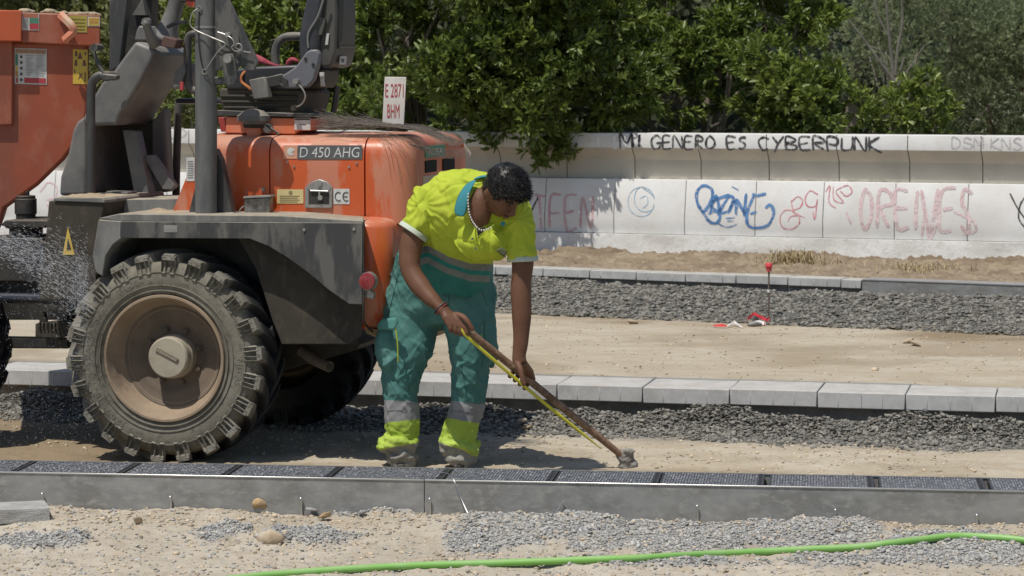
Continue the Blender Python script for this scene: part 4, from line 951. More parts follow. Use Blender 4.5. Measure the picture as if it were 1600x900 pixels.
# ---------- bonnet: rounded cross-section swept along u
HV0, HV1 = .36, 1.42
def hood(name, pl, pr, zt_, zb_, m, rear=False, slant=0.0, rr=.085):
    """section between pixel columns pl..pr (bottom edge at zb_)"""
    bm = B(); ub0 = L(pl, 335, HV0).x; u1 = L(pr, 335, HV0).x; rings = []
    n = 10 if rear else 2
    sec = [(HV0, zb_), (HV0, zb_ + (zt_ - zb_) * .5)] + [(HV0 + rr - rr * math.cos(a), zt_ - rr + rr * math.sin(a)) for a in np.linspace(0, math.pi/2, 7)] + [(.6, zt_ + .012), (.9, zt_ + .018), (1.2, zt_ + .012)] + [(HV1 - rr + rr * math.sin(a), zt_ - rr + rr * math.cos(a)) for a in np.linspace(0, math.pi/2, 7)] + [(HV1, zb_)]
    if rear:
        us = []; 
        for k in range(9):
            a = k / 8 * math.pi / 2; us.append((u1 - .10 + .10 * math.sin(a), .10 - .10 * math.cos(a)))
        ulist = [(ub0, 0)] + us
    else: ulist = [(ub0, 0), (u1, 0)]
    for u, ins in ulist:
        ring = []
        for v, z in sec:
            cv = (HV0 + HV1) / 2; h = (HV1 - HV0) / 2; vv = cv + (v - cv) * (h - ins) / h; z2 = z - ins * .75 * sm(z, zb_ + .2, zt_) * (1 if rear else 0)
            t = (z - zb_) / (zt_ - zb_); uu = u + (slant * t * max(0, 1) if u == ub0 and slant else 0)
            ring.append(bm.verts.new((uu, vv, z2)))
        rings.append(ring)
    for A_, B_ in zip(rings, rings[1:]):
        for k in range(len(A_) - 1): bm.faces.new((A_[k], B_[k], B_[k+1], A_[k+1]))
    bm.faces.new(rings[0]); bm.faces.new(rings[-1])
    return obj(name, bm, m, DR, world=False, smooth=40)
zT = L(500, 214, HV0 + .06).z; zB = L(500, 338, HV0).z
h1 = hood('bonnet_front', 268, 421, zT, zB, M_or, slant=L(318, 250, HV0).x - L(268, 250, HV0).x)
h2 = hood('bonnet_door', 423, 569, zT - .001, zB, M_or)
h3 = hood('bonnet_rear', 571.5, 646, zT, zB - .03, M_or, rear=True)
# widen the rear: grille face is the rear end cap. lower counterweight
u0 = L(560, 347, .17).x; u1 = L(604, 400, .17).x
bm = B(); zb2 = L(600, 518, .17).z; zt2 = zB - .005; sec = []
for k in range(9):
    a = k / 8 * math.pi / 2; sec.append((u1 - .12 + .12 * math.sin(a), .12 - .12 * math.cos(a)))
rings = []
prof = [(zt2 + .008, .18), (zt2 - .004, .03), (zt2 - .02, .010), (zt2 - .04, .0), ((zt2 + zb2) / 2, 0), (zb2 + .12, 0), (zb2 + .05, .012), (zb2 + .01, .04), (zb2, .08)]
for z, ins in prof:
    iu = min(ins, .08); f = [(u0 + (iu * .9 if z < zb2 + .13 else 0), .17 + ins)] + [(u - iu, .17 + i2 + ins) for u, i2 in sec] + [(u - iu, 1.40 - i2 - iu) for u, i2 in sec[::-1]] + [(u0, 1.40 - iu)]
    rings.append([bm.verts.new((u, v, z)) for u, v in f])
for A_, B_ in zip(rings, rings[1:]):
    for k in range(len(A_)): bm.faces.new((A_[k], A_[(k+1) % len(A_)], B_[(k+1) % len(A_)], B_[k]))
bm.faces.new(rings[0]); bm.faces.new(rings[-1][::-1]); cw = obj('counterweight', bm, mat('washed_orange_paint', (.54,.098,.026), .30, (.51,.19,.115), 3.0, stretch=(2.2,2.2,.4), lo=.53, hi=.57, rvar=.35, dust=.3, dustc=(.55,.38,.27), speck=.08), DR, world=False, smooth=40)
# dark seam between skirt and counterweight
tube('seam_strip', [(568,349,.0),(568,440,.0),(568,495,.0),(572,508,.10),(582,518,.2)], .005, M_blk, k=3)
ext('rear_undertray', [(566,500),(570,520),(600,534),(660,534),(700,500)], .34, 1.3, M_sandp, bevel=.01)
# lower edge ledge of the bonnet
ext('bonnet_sill', [(268,337),(569,341),(569,345),(268,343)], .33, .40, M_blk, bevel=.002)
# grille openings on the rear cap end
ue = L(646, 335, HV0).x
def rearq(name, v0, v1, z0, z1, m, parent, th=.003, off=.0):
    bm = B(); b_box(bm, (ue - .02, v0, z0), (ue + th + off, v1, z1)); return obj(name, bm, m, parent, world=False, bevel=.001)
zg = L(690, 258, .8).z
gp = rearq('rear_panel', .52, 1.26, zg - .24, zg - .045, mat('dusty_cream_panel', (.48,.42,.32), .8, (.50,.32,.22), 5), h3)
for a, b_ in ((.56,.76),(.88,1.10)): rearq('vent_slot', a, b_, zg - .030, zg + .028, mat('vent_dark', (.008,.008,.008), .95), h3, .006)
b1 = rearq('badge', .56, .92, zg + .042, zg + .10, M_lgrn, h3, .005)
cu = bpy.data.curves.new('t', 'FONT'); cu.body = 'AUSA'; to = bpy.data.objects.new('t', cu); COL.objects.link(to)
me = bpy.data.meshes.new_from_object(to.evaluated_get(bpy.context.evaluated_depsgraph_get())); bpy.data.objects.remove(to)
xs = [q.co.x for q in me.vertices]; ys = [q.co.y for q in me.vertices]
for q in me.vertices: q.co = Vector((ue + .0065, .60 + (q.co.x - min(xs)) / (max(xs) - min(xs)) * .27, zg + .052 + (q.co.y - min(ys)) / (max(ys) - min(ys)) * .036))
me.name = 'badge_lettering'; link('badge_lettering', me, M_lwht, b1, world=False)

# door furniture (on the near face of the bonnet)
vd = HV0 - .001
pl = decal('model_plate', 465, 227, 566, 249, vd, M_lgry, h2, skew=0)
text('model_lettering', 'D 450 AHG', 468, 246, 16, vd - .0035, M_lwht, pl, wpx=94, bold=0, shear=.12)
lp = decal('emblem_plate', 443, 227, 464.5, 248, vd, mat('decal_pale_orange', (.60,.30,.20), .5), h2)
bm = B(); c = L(454, 237, vd - .003)
pts = [Vector((c.x + .020 * math.cos(a) * (1.15 if math.cos(a) > 0 else .9), vd - .003, c.z + .019 * math.sin(a))) for a in np.linspace(.35, 5.6, 22)]; b_prism(bm, pts + [Vector((c.x + .004, vd - .003, c.z - .004))], Vector((0, .002, 0))); obj('emblem', bm, M_lwht, lp, world=False)
yl = decal('notice_sticker', 433, 296, 474, 318, vd, M_lyel2, h2)
bm = B()
for k in range(4):
    q = L(437, 306 + k * 3, vd - .002); q1 = L(468 - 3 * (k % 2), 306 + k * 3, vd - .002); b_box(bm, (q.x, vd - .003, q.z - .0016), (q1.x, vd - .001, q.z + .0016))
c = L(454, 301, vd - .002); b_tube(bm, [(c.x, vd - .003, c.z), (c.x, vd - .001, c.z)], .010, 12); obj('sticker_print', bm, mat('print_grey', (.25,.2,.1), .6), yl, world=False)
ce = decal('conformity_sticker', 521, 295, 546, 319, vd, M_lwht, h2)
def arcs(cx_, cy_, r_, m, parent, e=False):
    bm = B(); c = L(cx_, cy_, vd - .003); pts = [Vector((c.x + r_ * .85 * math.cos(a), vd - .003, c.z + r_ * math.sin(a))) for a in np.linspace(1.0, 5.28, 10)]; b_tube(bm, pts, .0022, 4)
    if e: b_tube(bm, [c + Vector((-r_ * .8, 0, 0)), c + Vector((r_ * .3, 0, 0))], .0022, 4)
    obj('sticker_print', bm, M_lblk, parent, world=False)
arcs(529, 307, .021, M_lblk, ce); arcs(541, 307, .021, M_lblk, ce, True)
lt = ext('latch_plate', [(476,293),(487,284),(499,280),(511,284),(519,293),(519,325),(476,325)], vd - .010, vd + .001, M_chr, h2, bevel=.003)
ext('latch_recess', [(482,297),(514,297),(514,319),(482,319)], vd - .0118, vd - .009, M_blk, lt, bevel=0)
tube('latch_handle', [(485,298,vd-.018),(513,299,vd-.018)], .0045, mat('worn_chrome', (.6,.6,.58), .3, metal=.8), lt, sp=False)
tube('latch_handle', [(499,299,vd-.016),(499,313,vd-.016)], .006, M_chr, lt, sp=False)
cyl('latch_button', 499, 288, vd - .022, vd - .008, .011, M_chr, lt)
cyl('latch_lock', 500, 309, vd - .024, vd - .010, .012, M_chr, lt)
for x, y in ((480,294),(515,294),(479,322),(515,322)): cyl('latch_rivet', x, y, vd - .014, vd - .008, .005, M_chr, lt, n=8)
for x, y in ((449,253),(459,260),(545,261),(557,255)): cyl('bolt', x, y, vd - .005, vd + .001, .0055, M_chr, h2, n=10)
for x, y in ((411,296),): cyl('bolt', x, y, vd - .005, vd + .001, .009, M_chr, h1, n=10)
# small clamp box on the fender
ck = ext('clamp_box', [(381,310),(421,308),(421,337),(381,340)], .24, .30, mat('chromed_box', (.30,.29,.28), .35, (.1,.09,.08), 14, metal=.7), bevel=.006)
ext('clamp_lid', [(380,307),(423,305),(423,308),(380,310)], .23, .31, M_chr, ck, bevel=.001)
tube('clamp_ring', [(381,322,.24),(375,328,.235),(374,338,.235),(380,342,.24)], .003, M_chr, ck)
# tail lamp
tl = cyl('tail_lamp', 572, 440, -.006, .035, .042, M_chr, DR, r1=.046)
c = L(572, 440, -.02); bm = B(); b_lathe(bm, [(.041, -.004), (.038, -.011), (.022, -.015), (0, -.016)], (c.x, .0, c.z), 'y', 24); obj('red_lens', bm, mat('red_lens', (.20,.012,.018), .35, (.26,.05,.05), 30), tl, world=False, smooth=50)
ext('lamp_bracket', [(553,450),(560,444),(585,458),(582,468),(556,460)], .02, .05, M_chr, tl, bevel=.003); cyl('bolt', 556, 452, .0, .03, .010, M_chr, tl)
# front gussets and label of the roll bar foot
g1 = ext('roll_bar_gusset', [(294,336),(312,262),(312,336)], .20, .26, M_dk, bevel=.003); ext('roll_bar_gusset', [(336,232),(345,250),(364,336),(336,336)], .20, .26, M_dk, bevel=.003)
for x in (277, 352): ext('foot_plate', [(x-11,333),(x+13,332),(x+14,337),(x-11,338)], .17, .27, M_chr, bevel=.002)
nl = decal('instruction_label', 291, 246, 304, 283, HV0 - .001, M_lwht, h1)
bm = B()
for k in range(8):
    q = L(293, 252 + k * 3.6, HV0 - .004); q1 = L(302, 252 + k * 3.6, HV0 - .004); b_box(bm, (q.x, HV0 - .0045, q.z - .0012), (q1.x, HV0 - .003, q.z + .0012))
obj('label_print', bm, mat('print_dark', (.2,.2,.2), .6), nl, world=False)
# roll bar post and its bracket plates
vp = .16
pts = [(322, -40, vp), (322, 336, vp)]; po = tube('roll_bar', pts, .053, M_post, sp=False, n=28)
q = L(322, 43, vp); bm = B(); b_tube(bm, [(q.x, vp, q.z - .004), (q.x, vp, q.z + .006)], .0555, 28); obj('weld_ring', bm, M_chr, po, world=False, smooth=50)
tube('roll_bar', [(322, -60, 1.56), (322, 60, 1.56), (322, 190, 1.56)], .05, M_post, sp=False, n=20) if False else None
bp_ = ext('folding_plate', [(336,-30),(347,-30),(358,0),(397,83),(403,96),(397,110),(380,110),(380,103),(373,103),(370,110),(336,110)], .12, .14, M_dk, bevel=.003)
ext('lock_lever', [(347,88),(352,84),(363,84),(366,92),(371,122),(366,132),(358,134),(350,130)], .10, .12, M_dk, bp_, bevel=.003)
cyl('pivot_pin', 355, 92, .075, .11, .020, M_chr, bp_); cyl('bolt', 372, 85, .11, .125, .012, M_dk, bp_); cyl('pin_head', 355, 54, .08, .12, .012, M_chr, bp_)
bm = B(); c = L(357, 62, .12); b_tube(bm, [(c.x, .112, c.z), (c.x, .12, c.z)], .055, 24); obj('pivot_boss', bm, M_dk, bp_, world=False, smooth=40)
tube('lock_pin', [(340,50,.09),(352,54,.085),(362,60,.08),(366,68,.08),(362,74,.085),(368,80,.09),(376,78,.09),(378,72,.09),(372,68,.09),(368,74,.09),(380,80,.10),(392,82,.10)], .0032, M_chr, po, k=4, n=6)
tube('safety_cable', [(309,14,.10),(301,20,.09),(297,36,.09),(304,46,.09),(330,58,.09),(352,68,.09),(345,76,.09),(338,84,.09),(328,99,.09),(321,109,.095)], .0030, M_chr, po, k=4, n=6)
tube('safety_cable', [(311,16,.104),(310,60,.1),(314,95,.1),(320,112,.104)], .003, M_blk, po, k=4, n=6)
for x, y in ((311,13),(320,112)):
    c = L(x, y, .10); bm = B(); b_tube(bm, [c + Vector((.012 * math.cos(a), 0, .012 * math.sin(a))) for a in np.linspace(0, 6.28, 13)], .003, 5, up=(0,1,0)); obj('cable_eye', bm, M_chr, po, world=False)
ext('roll_bar_hook', [(330,120),(352,120),(352,133),(336,133)], .14, .18, M_dk, po)

# ---------- steering console
vc0, vc1 = .56, 1.04
cs = ext('console_head', [(211,64),(236,74),(242,84),(222,125),(196,168),(188,180),(183,196),(150,196),(134,199),(128,186),(146,150),(158,130),(176,112)], vc0, vc1, M_pl, bevel=.022, seg=4)
ext('console_leg', [(92,306),(94,276),(104,248),(113,205),(120,190),(134,180),(135,306)], vc0 + .01, vc1, M_pl, bevel=.018, seg=4)
ext('console_back', [(130,196),(245,188),(246,303),(130,306)], vc1 - .03, vc1, mat('console_inside', (.05,.046,.042), .8), bevel=.004)
ext('console_side', [(236,190),(256,170),(262,300),(238,302)], vc0 + .38, vc1 + .0, M_pl, bevel=.01)
ext('steering_column', [(191,203),(213,205),(235,305),(210,306)], vc0 + .16, vc0 + .24, M_pl, bevel=.004)
ext('pedal_bar', [(222,243),(238,242),(273,290),(268,296),(254,296)], vc0 + .20, vc0 + .26, M_pl, bevel=.004)
ext('pedal_plate', [(166,299),(200,300),(200,309),(166,309)], .50, .62, M_pl, bevel=.002)

ext('console_trim', [(206,64),(216,40),(228,40),(240,64)], vc0 + .10, vc0 + .3, M_pl, cs, bevel=.01)
ext('switch_box', [(255,56),(277,62),(272,76),(250,72)], vc0 + .02, vc0 + .12, mat('brown_switch_panel', (.10,.055,.045), .6), cs, bevel=.004)
ext('switch_cluster', [(274,112),(288,98),(290,112),(282,134),(268,140)], vc0 + .1, vc0 + .3, M_pl, cs, bevel=.004)
ext('key_tag', [(281,128),(286,128),(286,141),(281,141)], vc0 + .05, vc0 + .06, M_lred, cs, bevel=.001)
tube('control_lever', [(227,34,.50),(234,52,.53),(242,70,.58)], [.022, .022, .021, .021, .021, .024, .026, .030, .030, .03, .03], M_pl, cs, n=16)
cyl('lever_button', 227, 34, .465, .50, .020, M_pl, cs); cyl('lever_cap', 227, 34, .46, .47, .009, M_chr, cs)
tube('control_lever', [(243,58,.60),(262,64,.62)], .02, M_pl, cs, sp=False)
# steering wheel
wc = L(282, -14, .82); ax = (L(258, 60, .82) - L(282, -14, .82)).normalized(); e1 = ax.orthogonal().normalized(); e2 = ax.cross(e1)
bm = B(); q = [wc + (e1 * math.cos(a) + e2 * math.sin(a)) * .20 for a in np.linspace(0, 2 * math.pi, 41)]; b_tube(bm, q, .017, 10, cap=False); sw = obj('steering_wheel', bm, mat('wheel_rubber', (.03,.033,.045), .35), DR, world=False, smooth=60)
for k in range(3):
    a = k * 2.09 + .4; bm = B(); b_tube(bm, [wc + ax * .05, wc + (e1 * math.cos(a) + e2 * math.sin(a)) * .19], .010, 8); obj('spoke', bm, M_dk, sw, world=False)
bm = B(); b_tube(bm, [wc + ax * .02, wc + ax * .08, wc + ax * .19, wc + ax * .24], [.045, .04, .05, .07], 16); obj('steering_hub', bm, M_pl, sw, world=False, smooth=50)
tube('indicator_stalk', [(262,42,.74),(276,36,.70),(292,34,.68)], .010, M_dk, sw)
cyl('red_knob', 297, 4, .66, .72, .022, mat('red_knob', (.55,.08,.04), .4), sw)
# front screen post and skip hinge plates
ext('front_post', [(171,-30),(202,-30),(199,0),(187,95),(186,104),(170,112)], .60, .66, M_dk, bevel=.004)
ext('front_post_inner', [(196,-30),(238,-30),(235,70),(208,70),(196,100),(187,94)], .80, .9, M_blk, bevel=.004)
ext('front_post_panel', [(206,24),(222,-2),(228,24)], .76, .80, M_dkd, bevel=.002)
# handrails
tube('handrail', [(142,306,.34),(142,220,.34),(142,150,.34),(145,128,.34),(154,119,.34),(168,118,.36),(180,119,.5)], .0225, M_dk, n=14)
lv = tube('lever', [(146,78,.35),(152,96,.34),(164,119,.33)], .010, M_dk); cyl('lever_knob', 147, 74, .30, .38, .018, M_dk, lv); ext('lever_clamp', [(155,119),(160,115),(182,117),(182,124),(160,127)], .31, .36, M_dk, lv)
ext('rail_foot', [(130,303),(156,303),(158,308),(130,308)], .30, .38, M_chr, bevel=.002)
tube('handrail', [(275,310,1.2),(276,250,1.2),(279,158,1.2)], .021, M_dk, sp=False); tube('handrail', [(279,158,.98),(310,158,.85),(350,158,.7),(368,166,.66),(385,182,.62)], .016, mat('wet_rail', (.05,.055,.07), .2), n=12)
tube('grab_loop', [(308,53,.7),(299,54,.7),(294,62,.7),(293,95,.7),(295,130,.7),(300,140,.7),(309,142,.7)], .02, M_dk, n=12)
# ---------- engine cover, air intake, seat
ec = ext('engine_cover', [(353,182),(486,185),(485,204),(466,204),(460,210),(352,208)], .52, .84, M_ork, bevel=.006)
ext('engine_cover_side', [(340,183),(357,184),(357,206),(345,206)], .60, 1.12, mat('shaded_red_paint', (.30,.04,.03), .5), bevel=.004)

lb = decal('white_label', 460, 184, 485, 203, .518, M_lwht, ec); decal('label_print', 461, 185, 484, 187.5, .516, M_lblk, lb); decal('label_print', 467, 194, 478, 195, .516, M_lgry, lb)
ext('seat_rail', [(338,172),(485,178),(485,183),(338,181)], .5, .86, M_dk, bevel=.003)
c = L(394, 210, .47); bm = B(); zc = lambda py: L(394, py, .47).z
b_lathe(bm, [(0, zc(170)), (.018, zc(170.3)), (.05, zc(173)), (.078, zc(180)), (.084, zc(181)), (.084, zc(189)), (.062, zc(191)), (.058, zc(194)), (0, zc(194))], (c.x, .50, 0), 'z', 32)
ai = obj('air_intake_cap', bm, mat('grey_rubber_cap', (.12,.125,.125), .7, dust=.5), DR, world=False, smooth=40)
bm = B(); b_lathe(bm, [(.046, zc(194)), (.040, zc(200)), (.036, zc(200)), (.036, zc(217)), (.0, zc(217))], (c.x, .50, 0), 'z', 24); obj('intake_pipe', bm, M_ork, ai, world=False, smooth=40)
bm = B(); b_lathe(bm, [(.056, zc(190)), (.056, zc(196)), (.05, zc(200)), (0, zc(200))], (c.x, .50, 0), 'z', 24); obj('intake_collar', bm, M_mud, ai, world=False, smooth=40)
cyl('bolt', 418, 200, .50, .56, .024, M_chr, ai); tube('bracket', [(408,190,.52),(420,198,.5),(436,210,.5)], .006, M_dk, ai)
# suspension bellows
be = ext('seat_bellows', [(342,142),(345,138),(466,140),(470,146),(462,178),(350,176),(344,160)], .56, 1.04, mat('seat_bellows', (.052,.046,.036), .75, (.075,.066,.05), 9), bevel=.014, seg=3)
for y in (150, 159, 168): tube('bellows_fold', [(345 + (y-150)*.3, y, .556), (464, y+1, .556)], .008, mat('bellows_fold', (.04,.036,.03), .8), be, sp=False)
seat = ext('seat_cushion', [(352,118),(362,108),(400,104),(468,101),(474,108),(466,140),(352,140)], .54, 1.0, mat('seat_vinyl', (.028,.03,.036), .4, dust=.25, dustc=(.2,.18,.15)), bevel=.03, seg=4)
M_vin = mat('seat_back_vinyl', (.035,.037,.046), .42, (.05,.052,.06), 5, dust=.3, dustc=(.25,.23,.2)); M_shell = mat('seat_shell', (.060,.060,.058), .5, (.08,.078,.07), 3, dust=.35, dustc=(.3,.27,.22))
bk = ext('seat_back', [(480,-40),(478,-5),(470,30),(465,60),(466,92),(472,102),(496,90),(500,40),(508,-40)], .56, .99, M_vin, bevel=.03, seg=4)
ext('seat_shell', [(496,-40),(521,-40),(525,20),(524,80),(518,103),(504,106),(498,98),(494,60)], .60, .93, M_shell, bevel=.012, seg=3)
US = L(525, 20, .60).x; extr('seat_shell_rib', [(528,-40),(537,-40),(533,60),(527,76)], US - .004, .007, M_blk, bk, .002)
extr('seat_shell_step', [(529,72),(556,72),(554,75),(529,76)], US - .004, .008, mat('worn_edge', (.16,.145,.10), .7), bk, .001)
sl = extr('white_label', [(531,88),(540,88),(539,101),(530,101)], US - .004, .006, M_lwht, bk); extr('label_print', [(533,91),(538,92),(537,98),(533,97)], US + .001, .002, M_lgry, sl)
ext('white_label', [(510,52),(514,52),(512,70),(508,70)], .590, .6, M_lwht, bk, bevel=0)
tube('seat_piping', [(508,-10,.555),(497,25,.555),(482,52,.555),(482,75,.555)], .006, mat('grey_piping', (.16,.16,.16), .6), bk)
ext('recline_lever', [(496,30),(506,27),(508,33),(503,54),(497,56),(498,45)], .57, .6, M_shell, bk, bevel=.003)
ext('seat_side_flap', [(520,70),(524,72),(536,98),(532,106),(520,107)], .86, .92, M_shell, bevel=.004)
ext('seat_mount', [(480,106),(502,108),(500,128),(494,137),(470,138)], .62, .92, M_blk, bevel=.01)
ext('white_tag', [(499,113),(506,113),(506,128),(508,135),(501,135)], .60, .61, M_lwht, bevel=.001)
tube('seat_strut', [(527,134,.75),(524,160,.75),(521,176,.75)], .016, M_dk, sp=False)
br = ext('seat_bracket', [(478,82),(484,78),(494,77),(499,84),(498,96),(490,125),(480,136),(470,138),(446,138),(434,133),(434,122),(450,112),(462,104)], .50, .55, mat('bracket_grey', (.13,.135,.155), .5, dust=.3), bevel=.008)
for x, y in ((477,92),(489,101)): cyl('bolt_hole', x, y, .494, .502, .008, M_blk, br, n=10)
ext('bracket_slot', [(390,127),(440,115),(444,120),(442,132),(414,138),(392,140)], .50, .53, M_dk, br, bevel=.004)
ext('bracket_foot', [(389,125),(412,120),(416,130),(421,152),(396,155)], .47, .52, M_dkd, br, bevel=.004); cyl('bolt', 444, 127, .485, .502, .016, M_dk, br)
tube('belt_cable', [(461,127,.48),(472,138,.47),(477,150,.47),(472,162,.48),(460,169,.49)], .0042, M_chr, br, n=6); cyl('cable_end', 461, 127, .46, .50, .014, M_chr, br); cyl('cable_end', 458, 169, .47, .51, .014, M_mud, br)
tube('armrest', [(431,105,.95),(430,85,.95),(433,70,.95),(442,60,.95),(455,57,.95),(475,57,.95)], .022, M_dk, n=12)
M_rcl = mat('red_cloth', (.30,.035,.055), .9, (.36,.07,.09), 20, bump=.6, bscale=60); bm = B(); b_tube(bm, spline([L(376,88,.7), L(395,90,.68), L(410,95,.66), L(428,102,.66), L(440,103,.68)], 5), [.006,.010,.014,.017,.018,.019,.02,.021,.02,.019,.018,.016,.015,.012,.010,.009,.008,.007,.006,.006,.005], 8); b_tube(bm, spline([L(448,104,.7), L(456,93,.68), L(466,97,.68)], 4), [.008,.012,.016,.015,.013,.012,.011,.010,.006], 8)
tag(obj('red_cloth', bm, M_rcl, smooth=50), 'crumpled red cloth lying on the dumper seat', 'cloth'); bpy.data.objects['red_cloth'].matrix_world = DU.M
tube('orange_strap', [(385,110,.55),(378,118,.53),(378,128,.53),(388,136,.52),(392,140,.52)], .007, mat('orange_webbing', (.45,.16,.05), .7), n=6)
# number plate
npb = ext('plate_bracket', [(606,193),(630,194),(632,206),(604,205)], .50, .56, mat('dark_primer', (.06,.05,.045), .7), bevel=.002)
npl = ext('number_plate', [(601,120),(634.5,120.5),(631,195),(597,194)], .50, .506, mat('white_plate', (.66,.63,.60), .5, (.58,.54,.50), 9), bevel=.002)
M_pr = mat('plate_red', (.40,.06,.07), .5)
text('plate_lettering', 'E 2871', 602, 152, 21, .498, M_pr, npl, wpx=28.5, bold=.0); text('plate_lettering', 'BHM', 605, 184, 21, .498, M_pr, npl, wpx=19, bold=0)

# ---------- skip
CF[0] = Frame(P(150, 200, 13.05), R(10)); sk0, sk1 = 0., 1.30
ext('skip_hull', [(-80,64),(139,64),(139,150),(136,190),(126,215),(101,250),(60,290),(8,327),(0,360),(-80,380)], sk0, sk1, M_skip, bevel=.02, seg=3)
rim_ = ext('skip_rim', [(33,19),(157,24),(157,73),(33,66)], sk0 - .05, sk1 + .05, M_skip, bevel=.006)
ext('skip_rim_corner', [(-80,15),(34,16),(34,65),(-80,64)], sk0 - .085, sk1 + .05, mat('skip_orange_lit', (.50,.10,.035), .45, (.42,.09,.04), 3), bevel=.006)  # lit copy of the skip orange, brightness put into the colour
ext('skip_rib', [(-80,64),(20,64),(20,196),(-80,196)], sk0 - .03, sk0 + .02, M_skip, bevel=.008)
def sticker(x0, y0, x1, y1, v, m, parent, items=(), name='sticker'):
    s = decal(name, x0, y0, x1, y1, v, m, parent, skew=(x1 - x0) * .03)
    for k, (a, b_, c_, d_, mm) in enumerate(items):
        W_, H_ = x1 - x0, y1 - y0; decal('sticker_print', x0 + a * W_, y0 + b_ * H_ , x0 + c_ * W_, y0 + d_ * H_, v - .0022 - .0002 * k, mm, s, th=.0006, skew=(c_ - a) * W_ * .03)
    return s
M_sk = mat('decal_mid_grey', (.32,.33,.32), .6); vS = sk0 - .001; vR = sk0 - .051
rows_ = [(.08,.06,.98,.17,M_lwht)] * 0 + [(.02,.16,.10,.48,M_lgrn),(.02,.49,.10,.64,M_lyel),(.02,.65,.10,.80,mat('decal_orange',(.45,.2,.06),.5)),(.30,.83,.97,.97,M_lred),(.04,.83,.10,.97,M_lred),(.03,.03,.97,.14,mat('decal_brown',(.35,.2,.12),.6))]
for k in range(5): rows_.append((.17, .21 + .16 * k, .24, .28 + .16 * k, M_lblk)); 
for k in range(9): rows_.append((.35, .20 + .067 * k, .60 - .05 * (k % 3), .22 + .067 * k, M_sk)); rows_.append((.66, .20 + .067 * k, .93 - .06 * (k % 2), .215 + .067 * k, M_sk))
sticker(23, 75, 73, 131, vS, M_lwht, bpy.data.objects['skip_hull'], rows_)
it = [(.05,.02,.95,.26,mat('decal_red_brown',(.4,.14,.08),.5)),(.45,.30,.97,.60,M_lgrn),(.45,.62,.97,.95,M_lred)] + [(.08,.32+.1*k,.36,.37+.1*k,M_sk) for k in range(6)]
sticker(34, 20, 61, 47, vR, M_lwht, rim_, it)
sticker(108, 24, 136, 50, vR, mat('decal_olive_yellow', (.42,.34,.07), .6), rim_, [(.1,.2+.2*k,.9,.24+.2*k,mat('print_olive',(.22,.17,.04),.6)) for k in range(4)])
sticker(137, 26, 156, 41, vR, M_lwht, rim_, [(.07,.08,.93,.92,M_lyel)] + [(.15,.25+.18*k,.85,.29+.18*k,M_lred) for k in range(3)])
ys = sticker(114, 77, 137, 131, vS, M_lyel, bpy.data.objects['skip_hull'], [])
def pict(pts): ext('pictogram', pts, vS - .0025, vS - .0015, mat('pict_brown', (.16,.07,.04), .6), ys, bevel=0)
pict([(125,80),(129,92),(121,92)]); pict([(117,80),(121,80),(121,88),(117,88)]); pict([(131,80),(135,84),(133,88)]); pict([(117,94),(120,93),(121,103),(116,103)]); pict([(130,94),(133,93),(135,103),(129,103)])
pict([(123,113),(126,116),(130,113),(127,119),(130,124),(126,121),(122,124),(124,119)]); pict([(115,107),(118,110),(117,118)]); pict([(132,113),(134,113),(134,128),(132,128)])
# torn strip of the rim
tb = B(); q = [L(x, y, v) for x, y, v in ((94,22,vR-.01),(100,28,vR-.03),(110,38,vR-.06),(115,48,vR-.06),(108,56,vR-.05),(100,63,vR-.03))]; b_tube(tb, spline(q, 4), [.012]*21, 4, r2=[.020]*21, up=(0,1,0)); toroot(tb); obj('bent_rim_lip', tb, mat('pale_orange_scuffed', (.62,.22,.13), .6, (.5,.36,.25), 12), rim_, world=False, smooth=60)
tb = B(); 
for x, y, rr in ((40,17,.02),(48,18,.013),(78,18,.02),(84,20,.015),(98,20,.015),(112,21,.012),(124,22,.02),(133,22,.018),(146,23,.02),(152,24,.012),(68,19,.01)): b_ball(tb, L(x, y, sk0 - .02), (rr * 1.9, rr * 1.4, rr * .7), 2)
for v_ in tb.verts: v_.co += Vector((0, 0, .006 * nz(v_.co.x, v_.co.y, v_.co.z, 40)))
toroot(tb); CF[0] = DU; obj('settled_sand', tb, M_sandp, rim_, world=False, smooth=40)

# ---------- bundle of tie wire on the bonnet
bm = B(); random.seed(5); zt_ = zT + .012
for i in range(150):
    x0 = 505 + random.gauss(0, 6) + (0 if i < 70 else random.uniform(0, 60)); x1 = random.uniform(660, 722); vb = .50 + random.gauss(0, .06); pts = []; fray = random.uniform(0, .075) if i % 3 else random.uniform(.02, .10)
    for k in range(9):
        t = k / 8; px = x0 + (x1 - x0) * t; u = L(px, 210, .5).x; drp = 0
        zz = zt_ + .012 + .014 * random.random() + fray * (1 - t) ** 3 + .02 * math.sin(t * 3.1)
        if px > 640: zz -= .075 * sm(px, 635, 735) ** 1.5
        pts.append((u, vb + .05 * math.sin(t * 4 + i) * .4 + random.gauss(0, .006), zz))
    b_tube(bm, spline(pts, 2), .0012, 3, cap=False)
for i in range(11):                       # loose ends drooping over the near side
    a = random.uniform(560, 600); b_ = a + random.uniform(40, 78); ye = random.uniform(232, 300); pts = [L(a, 207, .45), L(a + 18, 206, .41), L((a + b_) / 2 + 6, 212 + random.uniform(0, 6), .352), L(b_ - 6, (212 + ye) / 2 - 4, .345), L(b_, ye, .348)]
    b_tube(bm, spline(pts, 4), .0008, 3, cap=False)
for i in range(5):
    a = random.uniform(520, 560); pts = [L(a, 185 + 3 * i, .6), L(a + 45, 196 + 2 * i, .58), L(a + 90, 205, .55)]; b_tube(bm, spline(pts, 4), .0015, 3, cap=False)
